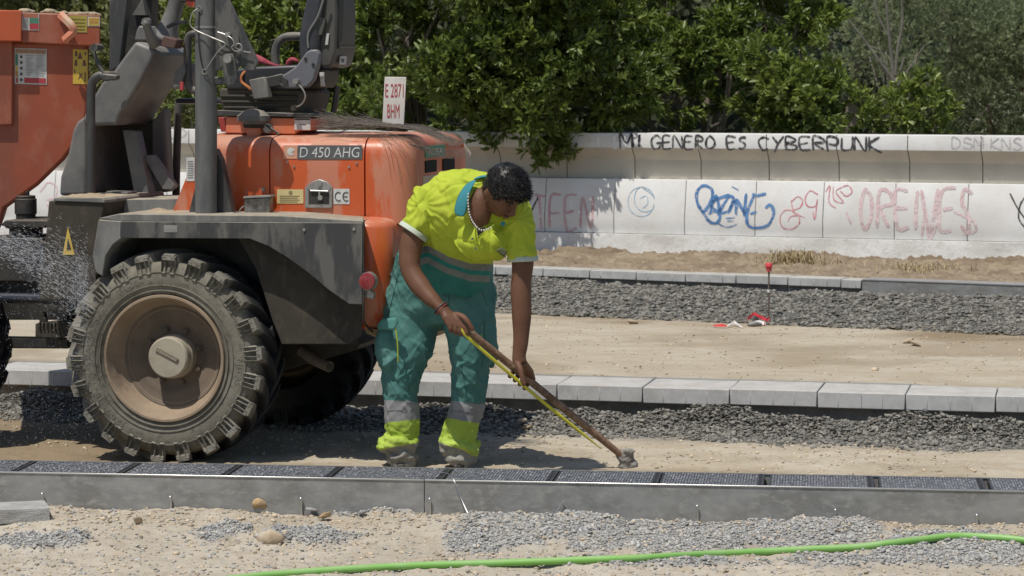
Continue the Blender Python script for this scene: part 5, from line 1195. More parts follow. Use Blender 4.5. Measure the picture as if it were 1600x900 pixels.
for i in range(7):
    pts = [L(640, 203, .5), L(700, 206, .5), L(722 + i, 215 + 2 * i, .52), L(724 + 1.5 * i, 232 + i * 2, .5), L(690, 234 + 2 * i, .37), L(640, 225, .36)]; b_tube(bm, spline(pts, 5), .0015, 3, cap=False)
wb = obj('wire_bundle', bm, mat('annealed_wire', (.16,.135,.115), .6, (.26,.22,.19), 60, metal=.4), smooth=None); wb.matrix_world = DU.M; tag(wb, 'loose bundle of thin brown tie wire lying on the dumper bonnet', 'wire bundle')
# dumper's water: spray between skip and wheel
M_wat = bpy.data.materials.new('water_drops'); M_wat.use_nodes = True; bs = M_wat.node_tree.nodes['Principled BSDF']; bs.inputs['Base Color'].default_value = (.92,.95,1,1); bs.inputs['Roughness'].default_value = .1; bs.inputs['Transmission Weight'].default_value = .6; bs.inputs['IOR'].default_value = 1.33
V0_, F0_ = ICO1; n = 7500; pos = []; siz = []; el = []
for i in range(n):
    t = random.random(); 
    if i < 4600: px = -12 + 150 * (t ** .8); yc = 378 + 62 * t + 20 * t * t; py = random.gauss(yc, 12 + 30 * t); s = random.uniform(.00028, .0007) * random.choice((1, 1, 1.4)); e = (random.choice((2, 3, 6, 10, 16)), random.gauss(.25 + .5 * t, .12))
    elif i < 6300: px = random.gauss(128, 12); py = random.uniform(400, 485); s = random.uniform(.0003, .0008); e = (random.uniform(1.5, 4), -.9)
    else: px = random.uniform(-8, 150); py = random.uniform(440, 715); s = random.uniform(.0004, .0010); e = (random.uniform(1.2, 4), 1.45)
    if py > 715: continue
    q = P(px, py, DU.o.y - random.uniform(.05, .45) * (1 if px < 100 else .3) + .05); pos.append(q[:]); siz.append(s); el.append(e)
pos = np.array(pos); siz = np.array(siz); el = np.array(el); n = len(pos)
Vx = V0_[None] * siz[:, None, None]; a = el[:, 1]; lx = Vx[..., 0] * el[:, 0][:, None]; lz = Vx[..., 2]
Vw = np.stack([lx * np.cos(a)[:, None] + lz * np.sin(a)[:, None], Vx[..., 1], -lx * np.sin(a)[:, None] + lz * np.cos(a)[:, None]], 2) + pos[:, None]
Fw = (F0_[None] + (np.arange(n) * len(V0_))[:, None, None]).reshape(-1, 3)
tag(npmesh('water_spray', Vw.reshape(-1, 3), Fw, M_wat, smooth=True), 'water droplets spraying between the orange skip and the big tyre', 'water spray', kind='stuff')
# ================================================================= PERSON
M_skin = mat('tanned_skin', (.150,.072,.042), .55, (.125,.058,.034), 6, bump=.08, bscale=120, spec=.3)
M_hair = mat('short_black_hair', (.012,.011,.011), .42, (.02,.018,.017), 30, spec=.5)
M_hairs = mat('damp_hair_strands', (.010,.009,.009), .52, (.018,.016,.015), 60, spec=.18)
M_trs = mat('teal_work_cloth', (.055,.190,.165), .85, (.085,.25,.22), 4, (.05,.165,.145), bump=.25, bscale=16, bdist=.012)
M_fl = mat('lime_hi_vis', (.40,.48,.035), .8, (.44,.52,.05), 5, bump=.12, bscale=40, bdist=.005)
M_collar = mat('teal_collar', (.03,.21,.25), .8, bump=.2, bscale=300)
PR = empty('person', 'worker in lime and teal work clothes bending over with a long handled tool', 'person', G(675, 724, -.035))
def remesh(name, bm, m, voxel, smooth_it=8, fac=.5, parent=PR, post=None):
    me = bpy.data.meshes.new('tmp'); bmesh.ops.recalc_face_normals(bm, faces=bm.faces); bm.to_mesh(me); bm.free(); o = bpy.data.objects.new('tmp', me); COL.objects.link(o)
    r = o.modifiers.new('r', 'REMESH'); r.mode = 'VOXEL'; r.voxel_size = voxel; r.adaptivity = 0
    s = o.modifiers.new('s', 'SMOOTH'); s.factor = fac; s.iterations = smooth_it
    me2 = bpy.data.meshes.new_from_object(o.evaluated_get(bpy.context.evaluated_depsgraph_get())); bpy.data.objects.remove(o); me2.name = name
    if post:
        me2.update(); ns = np.zeros(len(me2.vertices) * 3, dtype=np.float32); me2.vertices.foreach_get('normal', ns); co = np.zeros(len(me2.vertices) * 3, dtype=np.float32); me2.vertices.foreach_get('co', co)
        ns = ns.reshape(-1, 3); co = co.reshape(-1, 3); out = post(co, ns); me2.vertices.foreach_set('co', np.asarray(out, dtype=np.float32).ravel()); me2.update()
    me2.materials.clear(); me2.shade_smooth(); return link(name, me2, m, parent)
def rings(bm, specs, n=24, lat=None, pw=1.0):
    """specs: (px, py, Y, half width px, depth ratio) -> lofted tube; lateral axis = lat"""
    pts = [P(a[0], a[1], a[2]) for a in specs]; k = 4; idx = []
    c = spline(pts, k); rad = []; rd = []
    for i in range(len(c)):
        j = min(i // k, len(specs) - 2); t = min(1, max(0, (i - j * k) / k)); t = t * t * (3 - 2 * t)
        a, b_ = specs[j], specs[j + 1]; sA = a[2] / F * a[3]; sB = b_[2] / F * b_[3]; rr = sA + (sB - sA) * t; rad.append(rr); q = a[4] + (b_[4] - a[4]) * t; rd.append(rr * q)
    b_tube(bm, c, rad, n, up=lat or (1, 0, 0), r2=rd, pw=pw)
def V3(*a): return Vector(a)
# ---- trousers: two legs + pelvis
bm = B(); YF = PR.location.y
lg = YF - .065
rings(bm, [(672,425,lg+.08,54,.85),(652,462,lg+.06,51,.8),(641,500,lg+.03,44,.85),(637,540,lg,41,.85),(629,580,lg-.01,29,1.0),(626,615,lg,26,1.05),(627,640,lg,28,1.0),(628,662,lg,27.5,1.0),(629,682,lg,24,1.0),(624,694,lg,27,1.0),(627,707,lg,22.5,1.05),(627,726,lg,24,1.15)])
rings(bm, [(718,425,lg+.0,54,.85),(726,462,lg-.02,49,.8),(733,500,lg-.05,41,.85),(738,540,lg-.06,37,.9),(735,580,lg-.05,27,1.05),(733,610,lg-.03,27,1.0),(729,640,lg-.02,26.5,1.0),(723,662,lg-.02,26,1.0),(717,680,lg-.02,26.5,1.0),(717,692,lg-.02,31,.95),(725,704,lg-.02,23.5,1.0),(716,726,lg-.02,23.5,1.2)])
rings(bm, [(696,400,lg-.02,74,.72),(694,425,lg+.02,79,.74),(690,455,lg+.03,80,.72),(688,485,lg+.02,74,.70),(690,510,lg,45,.7)])
# cargo pockets
b_ball(bm, P(606,540,lg-.02), (.056,.085,.125), 3); b_ball(bm, P(611,560,lg-.03), (.045,.08,.09), 3)
b_ball(bm, P(768,535,lg-.02), (.026,.06,.11), 3)
# bunched hems
for (cx_, cy_, rx, tilt, yy) in ((621,691,.078,.12,lg),(719,695,.083,-.30,lg-.02)):
    c = P(cx_, cy_, yy); pts = [c + V3(rx * math.cos(a), .085 * math.sin(a), tilt * rx * math.cos(a) + .012 * math.sin(3 * a)) for a in np.linspace(0, 2 * math.pi, 25)]; b_tube(bm, pts, .021, 8, cap=False)
for (cx_, cy_, rx, tilt, yy) in ((627,710,.064,-.15,lg),(720,712,.060,.25,lg-.02)):
    c = P(cx_, cy_, yy); pts = [c + V3(rx * math.cos(a), .08 * math.sin(a), tilt * rx * math.cos(a) + .010 * math.sin(4 * a)) for a in np.linspace(0, 2 * math.pi, 25)]; b_tube(bm, pts, .016, 8, cap=False)
def folds(co, ns, amp, fn):
    return co + ns * fn(co)[:, None]
def trpost(co, ns):
    x, y, z = co[:, 0], co[:, 1], co[:, 2]; out = co.copy(); d = np.zeros(len(co))
    for i in range(len(co)):
        a, b_, c = co[i]; w1 = nz(a + .6 * c, b_, c * .45, 9, 3); w2 = nz(a - .9 * c, b_ + 3, c * .5, 17, 2); crease = 1 - abs(w1) * 3.2
        low = 1 - sm(c, .05, .22); knee = math.exp(-((c - .42) / .12) ** 2); hip = sm(c, .7, .85)
        rg = (1 - min(1, abs(nz(a * .7 + c * .8, b_, c * .35 - a * .4, 8, 2)) * 3)) ** 3; rg2 = (1 - min(1, abs(nz(a - c * .7, b_ + 5, c * .4 + a * .2, 10, 2)) * 3)) ** 3
        d[i] = .006 * w1 + .003 * w2 - .004 * rg + .005 * rg2 * (.4 + knee) + max(0, crease) * (.005 + .006 * knee + .004 * hip) + low * (.010 * nz(a, b_, c * 3.2, 14, 3) + .006 * nz(a, b_, c, 30, 2))
    return out + ns * d[:, None]
tr = remesh('trousers', bm, None, .0058, 6, .5, post=trpost)
# band colours of the trousers as material slots by height
def zpx(py, Y): return P(690, py, Y).z - PR.location.z
M_tr_refl = mat('grey_reflective', (.24,.24,.245), .6, (.30,.30,.30), 8, bump=.2, bscale=30, spec=.6, speck=.1); M_cuff = mat('dusty_cuff_cloth', (.22,.215,.19), .85, (.29,.28,.24), 12, bump=.3, bscale=40)
M_fl2 = mat('lime_hi_vis_dusty', (.42,.62,.05), .8, (.50,.66,.10), 6, (.38,.52,.08), bump=.2, bscale=30, bdist=.006)
def bandmat(name, attr, stops, base_mats, rough=.8, bump=.2, bscale=28):
    """cloth sewn from bands: the attribute says how far along the band sequence a point lies"""
    m = bpy.data.materials.new(name); m.use_nodes = True; n = m.node_tree.nodes; l = m.node_tree.links; bs = n['Principled BSDF']; bs.inputs['Roughness'].default_value = rough; bs.inputs['Specular IOR Level'].default_value = .3
    a = n.new('ShaderNodeAttribute'); a.attribute_name = attr; tc = n.new('ShaderNodeTexCoord')
    t = n.new('ShaderNodeTexNoise'); t.inputs['Scale'].default_value = 7; t.inputs['Detail'].default_value = 8; l.new(tc.outputs['Object'], t.inputs['Vector'])
    mr = n.new('ShaderNodeMapRange'); mr.inputs[1].default_value = .35; mr.inputs[2].default_value = .68; l.new(t.outputs[0], mr.inputs[0])
    cur = None
    for k, (c1, c2) in enumerate(base_mats):
        x = n.new('ShaderNodeMix'); x.data_type = 'RGBA'; l.new(mr.outputs[0], x.inputs[0]); x.inputs[6].default_value = (*c1, 1); x.inputs[7].default_value = (*c2, 1)
        if cur is None: cur = x.outputs[2]
        else:
            g = n.new('ShaderNodeMath'); g.operation = 'GREATER_THAN'; g.inputs[1].default_value = stops[k - 1]; l.new(a.outputs['Fac'], g.inputs[0])
            y = n.new('ShaderNodeMix'); y.data_type = 'RGBA'; l.new(g.outputs[0], y.inputs[0]); l.new(cur, y.inputs[6]); l.new(x.outputs[2], y.inputs[7]); cur = y.outputs[2]
    l.new(cur, bs.inputs['Base Color'])
    t2 = n.new('ShaderNodeTexNoise'); t2.inputs['Scale'].default_value = bscale; t2.inputs['Detail'].default_value = 8; l.new(tc.outputs['Object'], t2.inputs['Vector'])
    bp = n.new('ShaderNodeBump'); bp.inputs['Strength'].default_value = bump; bp.inputs['Distance'].default_value = .01; l.new(t2.outputs[0], bp.inputs['Height']); l.new(bp.outputs[0], bs.inputs['Normal'])
    return m
def pxpy(c):
    d = c - CP; dd = d.dot(FW); return 800 + d.x / dd * F, 450 - d.dot(UP) / dd * F
tr.data.materials.append(bandmat('work_trouser_cloth', 'band', (1, 2, 3), [((.055,.165,.148), (.095,.225,.205)), ((.21,.21,.215), (.30,.30,.30)), ((.33,.45,.05), (.42,.54,.10)), ((.20,.195,.175), (.30,.29,.25))]))
vals = []
for q in tr.data.vertices:
    x, y = pxpy(q.co + PR.location); wv = 3 * nz(q.co.x, q.co.y, q.co.z, 9, 2)
    left = x < 673
    e0 = (627 + .06 * (x - 625)) if left else (627 + .06 * (x - 705)); e1 = (659 - .10 * (x - 625)) if left else (654 + .16 * (x - 705)); e2 = (700 - .20 * (x - 610)) if left else (697 + .36 * (x - 703))
    y += wv; vals.append(1 + (y - e0) / (e1 - e0) if y < e1 else 2 + (y - e1) / (e2 - e1))
tr.data.attributes.new('band', 'FLOAT', 'POINT').data.foreach_set('value', np.array(vals, dtype=np.float32))
# waistband, fly and side seams: stitched ridges lying on the cloth
def onfront(px, py, mesh_o, lift=.0015):
    d = ray(px, py).normalized(); hit, loc, nor, idx = mesh_o.ray_cast(CP - PR.location, d); return (loc + PR.location - d * lift) if hit else None
def seam(name, pts, r, m, parent, src):
    q = []
    for a, b_ in zip(pts, pts[1:]):
        for k in range(8):
            h = onfront(a[0] + (b_[0] - a[0]) * k / 8, a[1] + (b_[1] - a[1]) * k / 8, src)
            if h is not None: q.append(h)
    if len(q) > 2:
        bm = B(); b_tube(bm, q, r, 5); obj(name, bm, m, parent, smooth=60)
M_seam = mat('teal_seam', (.035,.125,.108), .9)
for pts in ([(700,440),(702,470),(694,505),(688,528)], [(736,430),(752,452),(762,480)], [(622,430),(612,470),(606,497)], [(756,500),(758,540),(752,578)], [(650,560),(640,600),(636,624)], [(720,570),(726,600),(730,624)]): seam('trouser_seam', pts, .0022, M_seam, tr, tr)
for pts in ([(600,642),(655,640)], [(703,642),(754,645)]): seam('band_stitching', pts, .0012, mat('grey_stitch', (.15,.15,.15), .9), tr, tr)
# pocket flap, belt loop lines and piping
def patch(name, pts, m, parent, th=.004, Yoff=0, soft=True):
    """thin cloth piece through (px, py, Y) points"""
    bm = B(); vs = [bm.verts.new(P(*q)) for q in pts]; f = bm.faces.new(vs); bmesh.ops.triangulate(bm, faces=[f]); 
    for _ in range(2): bmesh.ops.subdivide_edges(bm, edges=bm.edges[:], cuts=1, use_grid_fill=True)
    o = obj(name, bm, m, parent, recalc=True); s = o.modifiers.new('s', 'SOLIDIFY'); s.thickness = th; s.offset = 0; o.data.shade_smooth(); return o
yp = lg - .155
patch('pocket_flap', [(590,508,yp+.08),(598,498,yp+.05),(620,496,yp-.01),(622,503,yp-.012),(615,516,yp-.005),(591,515,yp+.07)], M_trs, tr, .006)
patch('pocket_flap', [(752,500,yp+.03),(773,513,yp+.09),(774,521,yp+.10),(760,514,yp+.05),(753,508,yp+.035)], M_trs, tr, .006)
bm = B(); b_tube(bm, spline([P(618,512,yp-.002), P(621,535,yp-.003), P(622,565,yp+.006)], 5), .0035, 6); obj('piping', bm, M_fl, tr, smooth=60)
bm = B(); b_tube(bm, spline([P(753,510,yp+.015), P(752,535,yp+.01), P(750,564,yp+.03)], 5), .003, 6); obj('piping', bm, M_fl, tr, smooth=60)
# shoes
for cx_, yy in ((627, lg), (718, lg - .02)):
    bm = B(); p = P(cx_, 727, yy); b_ball(bm, p + V3(0, .03, .008), (.046, .125, .032), 3); b_box(bm, (p.x - .042, p.y - .085, p.z - .022), (p.x + .042, p.y + .14, p.z - .006))
    obj('work_shoe', bm, mat('dusty_leather', (.05,.046,.04), .8, dust=.3), PR, smooth=50, bevel=0)
# ---- shirt
YS = lg - .32
lat = (P(815,338,YS-.06) - P(660,318,YS+.05)).normalized()
bm = B()
rings(bm, [(694,428,lg-.03,74,.72),(700,405,lg-.08,70,.74),(710,380,lg-.14,67,.76),(722,352,lg-.22,71,.74),(733,325,YS+.03,77,.66),(740,303,YS,70,.58),(744,288,YS,44,.60)], 28, lat=lat)
b_tube(bm, spline([P(664,318,YS+.06), P(700,300,YS+.04), P(745,300,YS), P(785,312,YS-.03), P(812,335,YS-.06)], 4), [.070,.075,.080,.088,.095,.10,.10,.10,.10,.10,.10,.10,.095,.088,.08,.075,.070], 18)
b_ball(bm, P(752,372,YS-.02), (.125,.13,.115), 4); b_ball(bm, P(772,378,YS-.04), (.075,.11,.088), 4)
# sleeves
rings(bm, [(676,303,YS+.06,28,1.0),(664,325,YS+.05,27,1.0),(655,348,YS+.04,25,1.0),(647.5,362,YS+.035,22.5,1.05)], 20, lat=(.8,0,-.55))
rings(bm, [(800,320,YS-.05,26,1.0),(810,350,YS-.07,26,1.0),(814,380,YS-.08,23,1.05),(816.5,404,YS-.085,22.5,1.05)], 20)
def shpost(co, ns):
    d = np.zeros(len(co)); sh = P(660,320,YS); s2 = P(812,340,YS); arm1 = P(700,350,YS-.1)
    for i in range(len(co)):
        a, b_, c = co[i]
        p1 = math.hypot(a - sh.x, c - sh.z); p2 = math.hypot(a - s2.x, c - s2.z)
        th1 = math.atan2(c - sh.z, a - sh.x); th2 = math.atan2(c - s2.z, a - s2.x)
        w = nz(a * .8 + c * .6, b_, c - a, 8, 3); rad1 = math.sin(th1 * 13 + 2 * w) * math.exp(-((p1 - .10) / .09) ** 2); rad2 = math.sin(th2 * 12 + 2 * w) * math.exp(-((p2 - .12) / .11) ** 2)
        d[i] = .004 * w + .0022 * rad1 + .0030 * rad2 + max(0, 1 - abs(nz(a + c * .5, b_, c * .35 - a * .3, 10, 2)) * 4) ** 2 * .008 - (1 - min(1, abs(nz(a * .5 - c * .8, b_ + 4, a * .35 + c * .2, 9, 2)) * 3.2)) ** 3 * .006 + .002 * nz(a, b_, c, 22, 2)
    return co + ns * d[:, None]
sh = remesh('polo_shirt', bm, None, .0056, 7, .5, post=shpost)
M_hem = mat('sleeve_hem', (.50,.55,.46), .85, bump=.2, bscale=200)
sh.data.materials.append(bandmat('polo_shirt_cloth', 'band', (1, 2, 3, 4), [((.40,.48,.035), (.45,.53,.05)), ((.17,.19,.175), (.21,.225,.21)), ((.02,.20,.17), (.03,.23,.20)), ((.17,.19,.175), (.21,.225,.21)), ((.025,.17,.145), (.04,.20,.17))], bump=.15, bscale=40))
q0 = P(700, 398, YS - .12); vals = []
for q in sh.data.vertices:
    c = q.co + PR.location; x, y = pxpy(c); b_ = -(y - np.interp(x, [600,655,668,685,700,735,770,795,800,840], [400,388,384,393,401,412,414,409,432,432])) * .0029 + .002 * nz(c.x, c.y, c.z, 8, 2)
    vals.append(float(np.interp(-b_, [-1, 0, .030, .050, .078, .5], [0, 1, 2, 3, 4, 5])))
sh.data.attributes.new('band', 'FLOAT', 'POINT').data.foreach_set('value', np.array(vals, dtype=np.float32))
# sleeve hems
for cpx, cpy, Y_, r_, lt_, dr_ in ((646.5, 361, YS+.035, .070, V3(.80,0,-.56), V3(-.55,-.1,-.8)), (816.5, 404, YS-.085, .0675, V3(1,0,.10), V3(.05,-.05,-1))):
    c = P(cpx, cpy, Y_); l2 = dr_.normalized(); l1 = (lt_ - l2 * lt_.dot(l2)).normalized(); l3 = l1.cross(l2)
    bm = B(); prof_ = []
    rs = []
    for off, rr in ((-.010, r_ + .001), (-.008, r_ + .004), (.012, r_ + .006), (.014, r_ + .002), (.0, r_ - .006)):
        rs.append([bm.verts.new(c + l2 * off + (l1 * math.cos(a) + l3 * math.sin(a)) * (rr + .003 * math.sin(3 * a))) for a in np.linspace(0, 2 * math.pi, 33)[:-1]])
    for A_, B_ in zip(rs, rs[1:]):
        for k in range(32): bm.faces.new((A_[k], A_[(k+1) % 32], B_[(k+1) % 32], B_[k]))
    obj('sleeve_hem', bm, M_hem, sh, smooth=60)
# ---- head (local: X right of face, Y forward, Z up)
HF = V3(.50, -.42, -.76).normalized(); HU = V3(.40, -.55, .73); HU = (HU - HF * HU.dot(HF)).normalized(); HX = HF.cross(HU)
HS = 1.07; HC = P(785, 300, YS - .17)
HM = Matrix(((HX.x, HF.x, HU.x, HC.x), (HX.y, HF.y, HU.y, HC.y), (HX.z, HF.z, HU.z, HC.z), (0, 0, 0, 1))) @ Matrix.Scale(HS, 4)
def gs(p, c, s): return math.exp(-sum(((p[i] - c[i]) / s[i]) ** 2 for i in range(3)))
def headshape():
    bm = B(); bmesh.ops.create_icosphere(bm, subdivisions=5, radius=1)
    for v in bm.verts:
        n_ = v.co.copy(); p = V3(n_.x * .074, n_.y * .094, n_.z * .112)
        if p.z < 0: p.x *= 1 - .30 * min(1, -p.z / .112) ** 1.4; 
        if p.z < -.02 and p.y < 0: p.y *= .72
        if p.z < -.03: p.y += .010 * gs(p, (0,.07,-.10), (.05,.06,.05))
        if p.y > .03: p.y -= .008 * gs(p, (0,.09,.0), (.09,.03,.10))      # flatter face plane
        for s in (-1, 1):
            p.y -= .014 * gs(p, (s*.030,.085,.008), (.017,.03,.013)); p.y += .006 * gs(p, (s*.028,.088,.028), (.022,.03,.009)); p.y += .006 * gs(p, (s*.042,.07,-.022), (.02,.03,.02)); p.x -= s * .006 * gs(p, (s*.05,.05,-.05), (.02,.03,.02))
        p.y += .007 * gs(p, (0,.09,-.058), (.020,.02,.012)); p.y += .008 * gs(p, (0,.08,-.100), (.018,.03,.014)); p.y -= .005 * gs(p, (0,.09,-.078), (.02,.02,.006))
        v.co = p
    # nose, lips, eyelids, ears
    b_tube(bm, [V3(0,.078,.020), V3(0,.092,.002), V3(0,.104,-.020), V3(0,.096,-.034)], [.009,.011,.015,.013], 12)
    for s in (-1, 1):
        b_ball(bm, V3(s*.012,.092,-.030), (.009,.010,.008), 2); b_ball(bm, V3(s*.031,.071,.006), (.0145,.010,.0095), 2)
        b_ball(bm, V3(s*.074,-.008,-.008), (.009,.022,.033), 3, Matrix.Rotation(s*.35, 4, 'Z')); b_ball(bm, V3(s*.071,.004,-.036), (.006,.010,.010), 2)
    b_ball(bm, V3(0,.0905,-.053), (.024,.008,.005), 2); b_ball(bm, V3(0,.089,-.062), (.021,.008,.0055), 2)
    return bm
hb_ = headshape(); bmesh.ops.transform(hb_, matrix=HM, verts=hb_.verts)
body = hb_
def hp_(x, y, z): return HM @ V3(x, y, z)
# neck and upper chest
nb = P(742,320,YS+.02)
b_tube(body, [nb, nb.lerp(hp_(0,-.03,-.06), .5), hp_(0,-.025,-.045), hp_(0,-.01,0)], [.075,.062,.058,.055], 20)
b_ball(body, P(750,326,YS-.105), (.056,.062,.098), 3)
# arms
rings(body, [(672,312,YS+.05,17,1.0),(656,345,YS+.04,18,1.05),(644,375,YS+.03,18.5,1.05),(640,405,YS+.01,17,1.05),(643,425,YS-.01,15.5,1.05),(655,445,YS-.04,16,1.0),(672,465,YS-.08,13.5,.95),(688,480,YS-.11,10.8,.8),(697,489,YS-.12,11,.72)], 20, lat=(.8,0,-.6))
rings(body, [(806,335,YS-.06,17,1.0),(814,375,YS-.08,18,1.05),(817,405,YS-.09,17.5,1.05),(815,435,YS-.10,16,1.05),(814,455,YS-.11,16.5,1.0),(815,490,YS-.12,15.5,.95),(814,530,YS-.13,12.3,.85),(811,556,YS-.135,10.8,.78),(812,566,YS-.135,11.5,.72)], 20)
# ---- tool geometry needed by the hands
T0 = P(722,509,YS-.13); T1 = P(979,718,G(979,722,.0).y + .03); TD = (T1 - T0).normalized()
def onT(px):
    t = 0
    for _ in range(40):
        p = T0 + TD * t; d = p - CP; x = 800 + d.x / d.dot(FW) * F; t += (px - x) * .0022
    return T0 + TD * t
hr = .0175
# hand A (upper): back of the hand to the camera, fingers over the handle
def finger(bm, pts, r0, r1):
    q = spline(pts, 4); n_ = len(q); b_tube(bm, q, [r0 + (r1 - r0) * i / (n_ - 1) for i in range(n_)], 12); b_ball(bm, q[-1], r1, 2); b_ball(bm, q[0], r0, 2)
mm = .001
VD = V3(0, 1, 0)
cA = onT(722); perp = V3(-TD.z, 0, TD.x); perp = (perp if perp.z < 0 else -perp).normalized()   # image-down-left, across the handle
pw_ = P(697,488,YS-.12)
# palm slab
k1 = P(702,508,onT(722).y - .030); k4 = P(727,514,onT(730).y - .036); dn = V3(.10,0,-1).normalized()
for t in np.linspace(0, 1, 5):
    kn = k1.lerp(k4, t); wst = pw_ + V3(-.012 + .024 * t, 0, .010 - .014 * t); b_tube(body, [wst, wst.lerp(kn, .5) + V3(0, -.006, 0), kn], [.019, .0205, .0140], 12)
for i, (t, ln) in enumerate(((0.0, .85), (.33, .97), (.66, 1.0), (1.0, .92))):
    k = k1.lerp(k4, t); a = k + dn * .026 * ln + V3(.004, .000, 0); b_ = k + dn * .036 * ln + V3(.004, .026, 0); c = k + dn * .020 * ln + V3(.004, .052, 0)
    finger(body, [k, k.lerp(a, .5) + V3(0,-.003,0), a, b_, c], .0118, .0092)
th0 = P(716,490,YS-.14); th0 = P(712,492,YS-.13); finger(body, [th0, P(723,495,YS-.155), P(731,503,YS-.170), P(738,514,YS-.172)], .0165, .0105)
# hand B (lower): palm behind the handle, thumb in front, fingers coming round below
wB = P(813,566,YS-.135)
kB0, kB1 = onT(810), onT(838)
ctr = onT(822); 
for t in np.linspace(0, 1, 5):
    kn = onT(813 + 17 * t) + V3(.004, .024, 0) - perp * (.004 + .006 * t); b_tube(body, [wB + V3(-.014 + .028 * t, .0, 0), (wB + V3(-.014 + .03 * t, .012, 0)).lerp(kn, .55) + V3(.004, .004, 0), kn], [.0165, .0175, .012], 12)
for i, t in enumerate((0, .34, .67, 1)):
    k = onT(806 + 23 * t) + V3(0, .026, 0); a = k + perp * .028 + V3(0, .002, 0); b_ = k + perp * .042 + V3(0, -.024, 0); c = k + perp * .032 + V3(0, -.050, 0)
    finger(body, [k - perp * .01, a, b_, c], .0122, .0108)
finger(body, [P(808,566,YS-.145), P(813,577,YS-.168), P(816,589,YS-.180), P(819,600,YS-.184)], .0165, .0110)
def skinpost(co, ns): return co
bo = remesh('body', body, M_skin, .0034, 3, .5)
# eyes, brows and beard shadow
for s in (-1, 1):
    bm = B(); b_tube(bm, [hp_(s*.014,.090,.030), hp_(s*.032,.086,.036), hp_(s*.050,.072,.030)], [.004,.0048,.0025], 8); obj('eyebrow', bm, M_hair, bo, smooth=60)
    
# ---- hair: fitted shell plus many short strands
bm = B(); bmesh.ops.create_icosphere(bm, subdivisions=5, radius=1); kill = []
def hairz(y): return -.042 + (.085) * sm(y, -.02, .085) + (.010 if y > .05 else 0)
def hthick(n_): return .006 + .021 * sm(n_.z, -.05, .75) + .008 * sm(n_.y, .3, .8) * sm(n_.z, .15, .6)
for v in bm.verts:
    n_ = v.co.copy(); p = V3(n_.x * .074, n_.y * .094, n_.z * .112)
    if p.z < -.02 and p.y < 0: p.y *= .8
    th = hthick(n_); lim = hairz(p.y)
    if abs(p.x) > .05 and -.035 < p.y < .02 and p.z < .012: th = -.012
    if p.z < lim: th = -.012
    elif p.z < lim + .012: th *= (p.z - lim) / .012
    v.co = p + n_ * (th + .0022 * nz(p.x, p.y, p.z, 60))
V = []; Fc = []
def addstrand(p, d, ln, w_):
    s = d.cross(V3(random.gauss(0,1), random.gauss(0,1), random.gauss(0,1))).normalized() * w_; m_ = p + d * ln * .55; k = len(V)
    e = p + d * ln + V3(0, .25 * ln, -.35 * ln); V.extend([p - s, p + s, m_ - s * .9, m_ + s * .9, e]); Fc.extend([(k, k+1, k+3, k+2), (k+2, k+3, k+4, k+4)])
bmesh.ops.transform(bm, matrix=HM, verts=bm.verts); hair = obj('hair', bm, M_hair, PR, smooth=180)
random.seed(4); bm = B()
for _ in range(11000):
    n_ = V3(random.gauss(0,1), random.gauss(0,1), random.gauss(0,1)).normalized(); p = V3(n_.x * .074, n_.y * .094, n_.z * .112)
    lim = hairz(p.y)
    if p.z < lim + .006 or (abs(p.x) > .05 and -.035 < p.y < .02 and p.z < .016): continue
    top = sm(n_.z, .0, .6); base = p + n_ * (hthick(n_) - .004); d = (n_ * .45 + V3(random.gauss(0,.30), .75, -.15 + random.gauss(0,.25)) * (.35 + .65 * top)).normalized(); d = (d + n_ * .12).normalized()
    cl = nz(p.x, p.y, p.z, 45, 2); d = (d + V3(cl, nz(p.x, p.y, p.z + 3, 45, 2), 0) * .9 * .6 + n_ * .10 * top).normalized()
    ln = (.007 + .021 * top) * random.uniform(.6, 1.2); s = d.cross(n_ + V3(.1,.2,.1)).normalized() * .0010
    q = [base, base + d * ln * .6 + n_ * ln * .05, base + d * ln - n_ * ln * .12]
    vs = [bm.verts.new(HM @ x) for x in (q[0] - s, q[0] + s, q[1] + s, q[1] - s, q[2])]; bm.faces.new(vs[:4]); bm.faces.new((vs[3], vs[2], vs[4]))
obj('hair_strands', bm, M_hairs, hair, recalc=False)
# ---- collar, placket, buttons, necklace, bracelet
def cloth(name, grid, m, parent, th=.004):
    bm = B(); G_ = [[bm.verts.new(P(*q)) for q in row] for row in grid]
    for A_, B_ in zip(G_, G_[1:]):
        for k in range(len(A_) - 1): bm.faces.new((A_[k], A_[k+1], B_[k+1], B_[k]))
    o = obj(name, bm, m, parent); s = o.modifiers.new('s', 'SOLIDIFY'); s.thickness = th; s2 = o.modifiers.new('u', 'SUBSURF'); s2.levels = 1; s2.render_levels = 1; o.data.shade_smooth(); return o
yc = YS - .160
cloth('collar', [[(749,279,yc+.05),(741,288,yc+.02),(735,302,yc),(731,322,yc-.01),(728,344,yc-.012)],[(733,283,yc+.06),(722,294,yc+.035),(714,308,yc+.015),(710,322,yc+.005),(707,336,yc)]], M_collar, sh)
cloth('collar', [[(749,279,yc+.05),(757,276,yc+.06),(772,280,yc+.06)],[(735,283,yc+.09),(750,272,yc+.12),(772,275,yc+.1)]], M_collar, sh)
cloth('collar', [[(783,346,yc-.035),(791,345,yc-.035)],[(779,352,yc-.035),(790,356,yc-.035)]], M_collar, sh)
patch('undershirt', [(745,357,yc-.008),(758,355,yc-.018),(756,364,yc-.016),(747,373,yc+.002)], mat('black_cotton', (.02,.018,.018), .9), sh, .003)
bm = B(); b_tube(bm, [P(739,372,yc+.012), P(745,372,yc), P(757,362,yc-.022), P(772,351,yc-.035)], .0022, 6); obj('placket_seam', bm, mat('placket_thread', (.38,.50,.03), .8), sh)  # lime thread along the placket
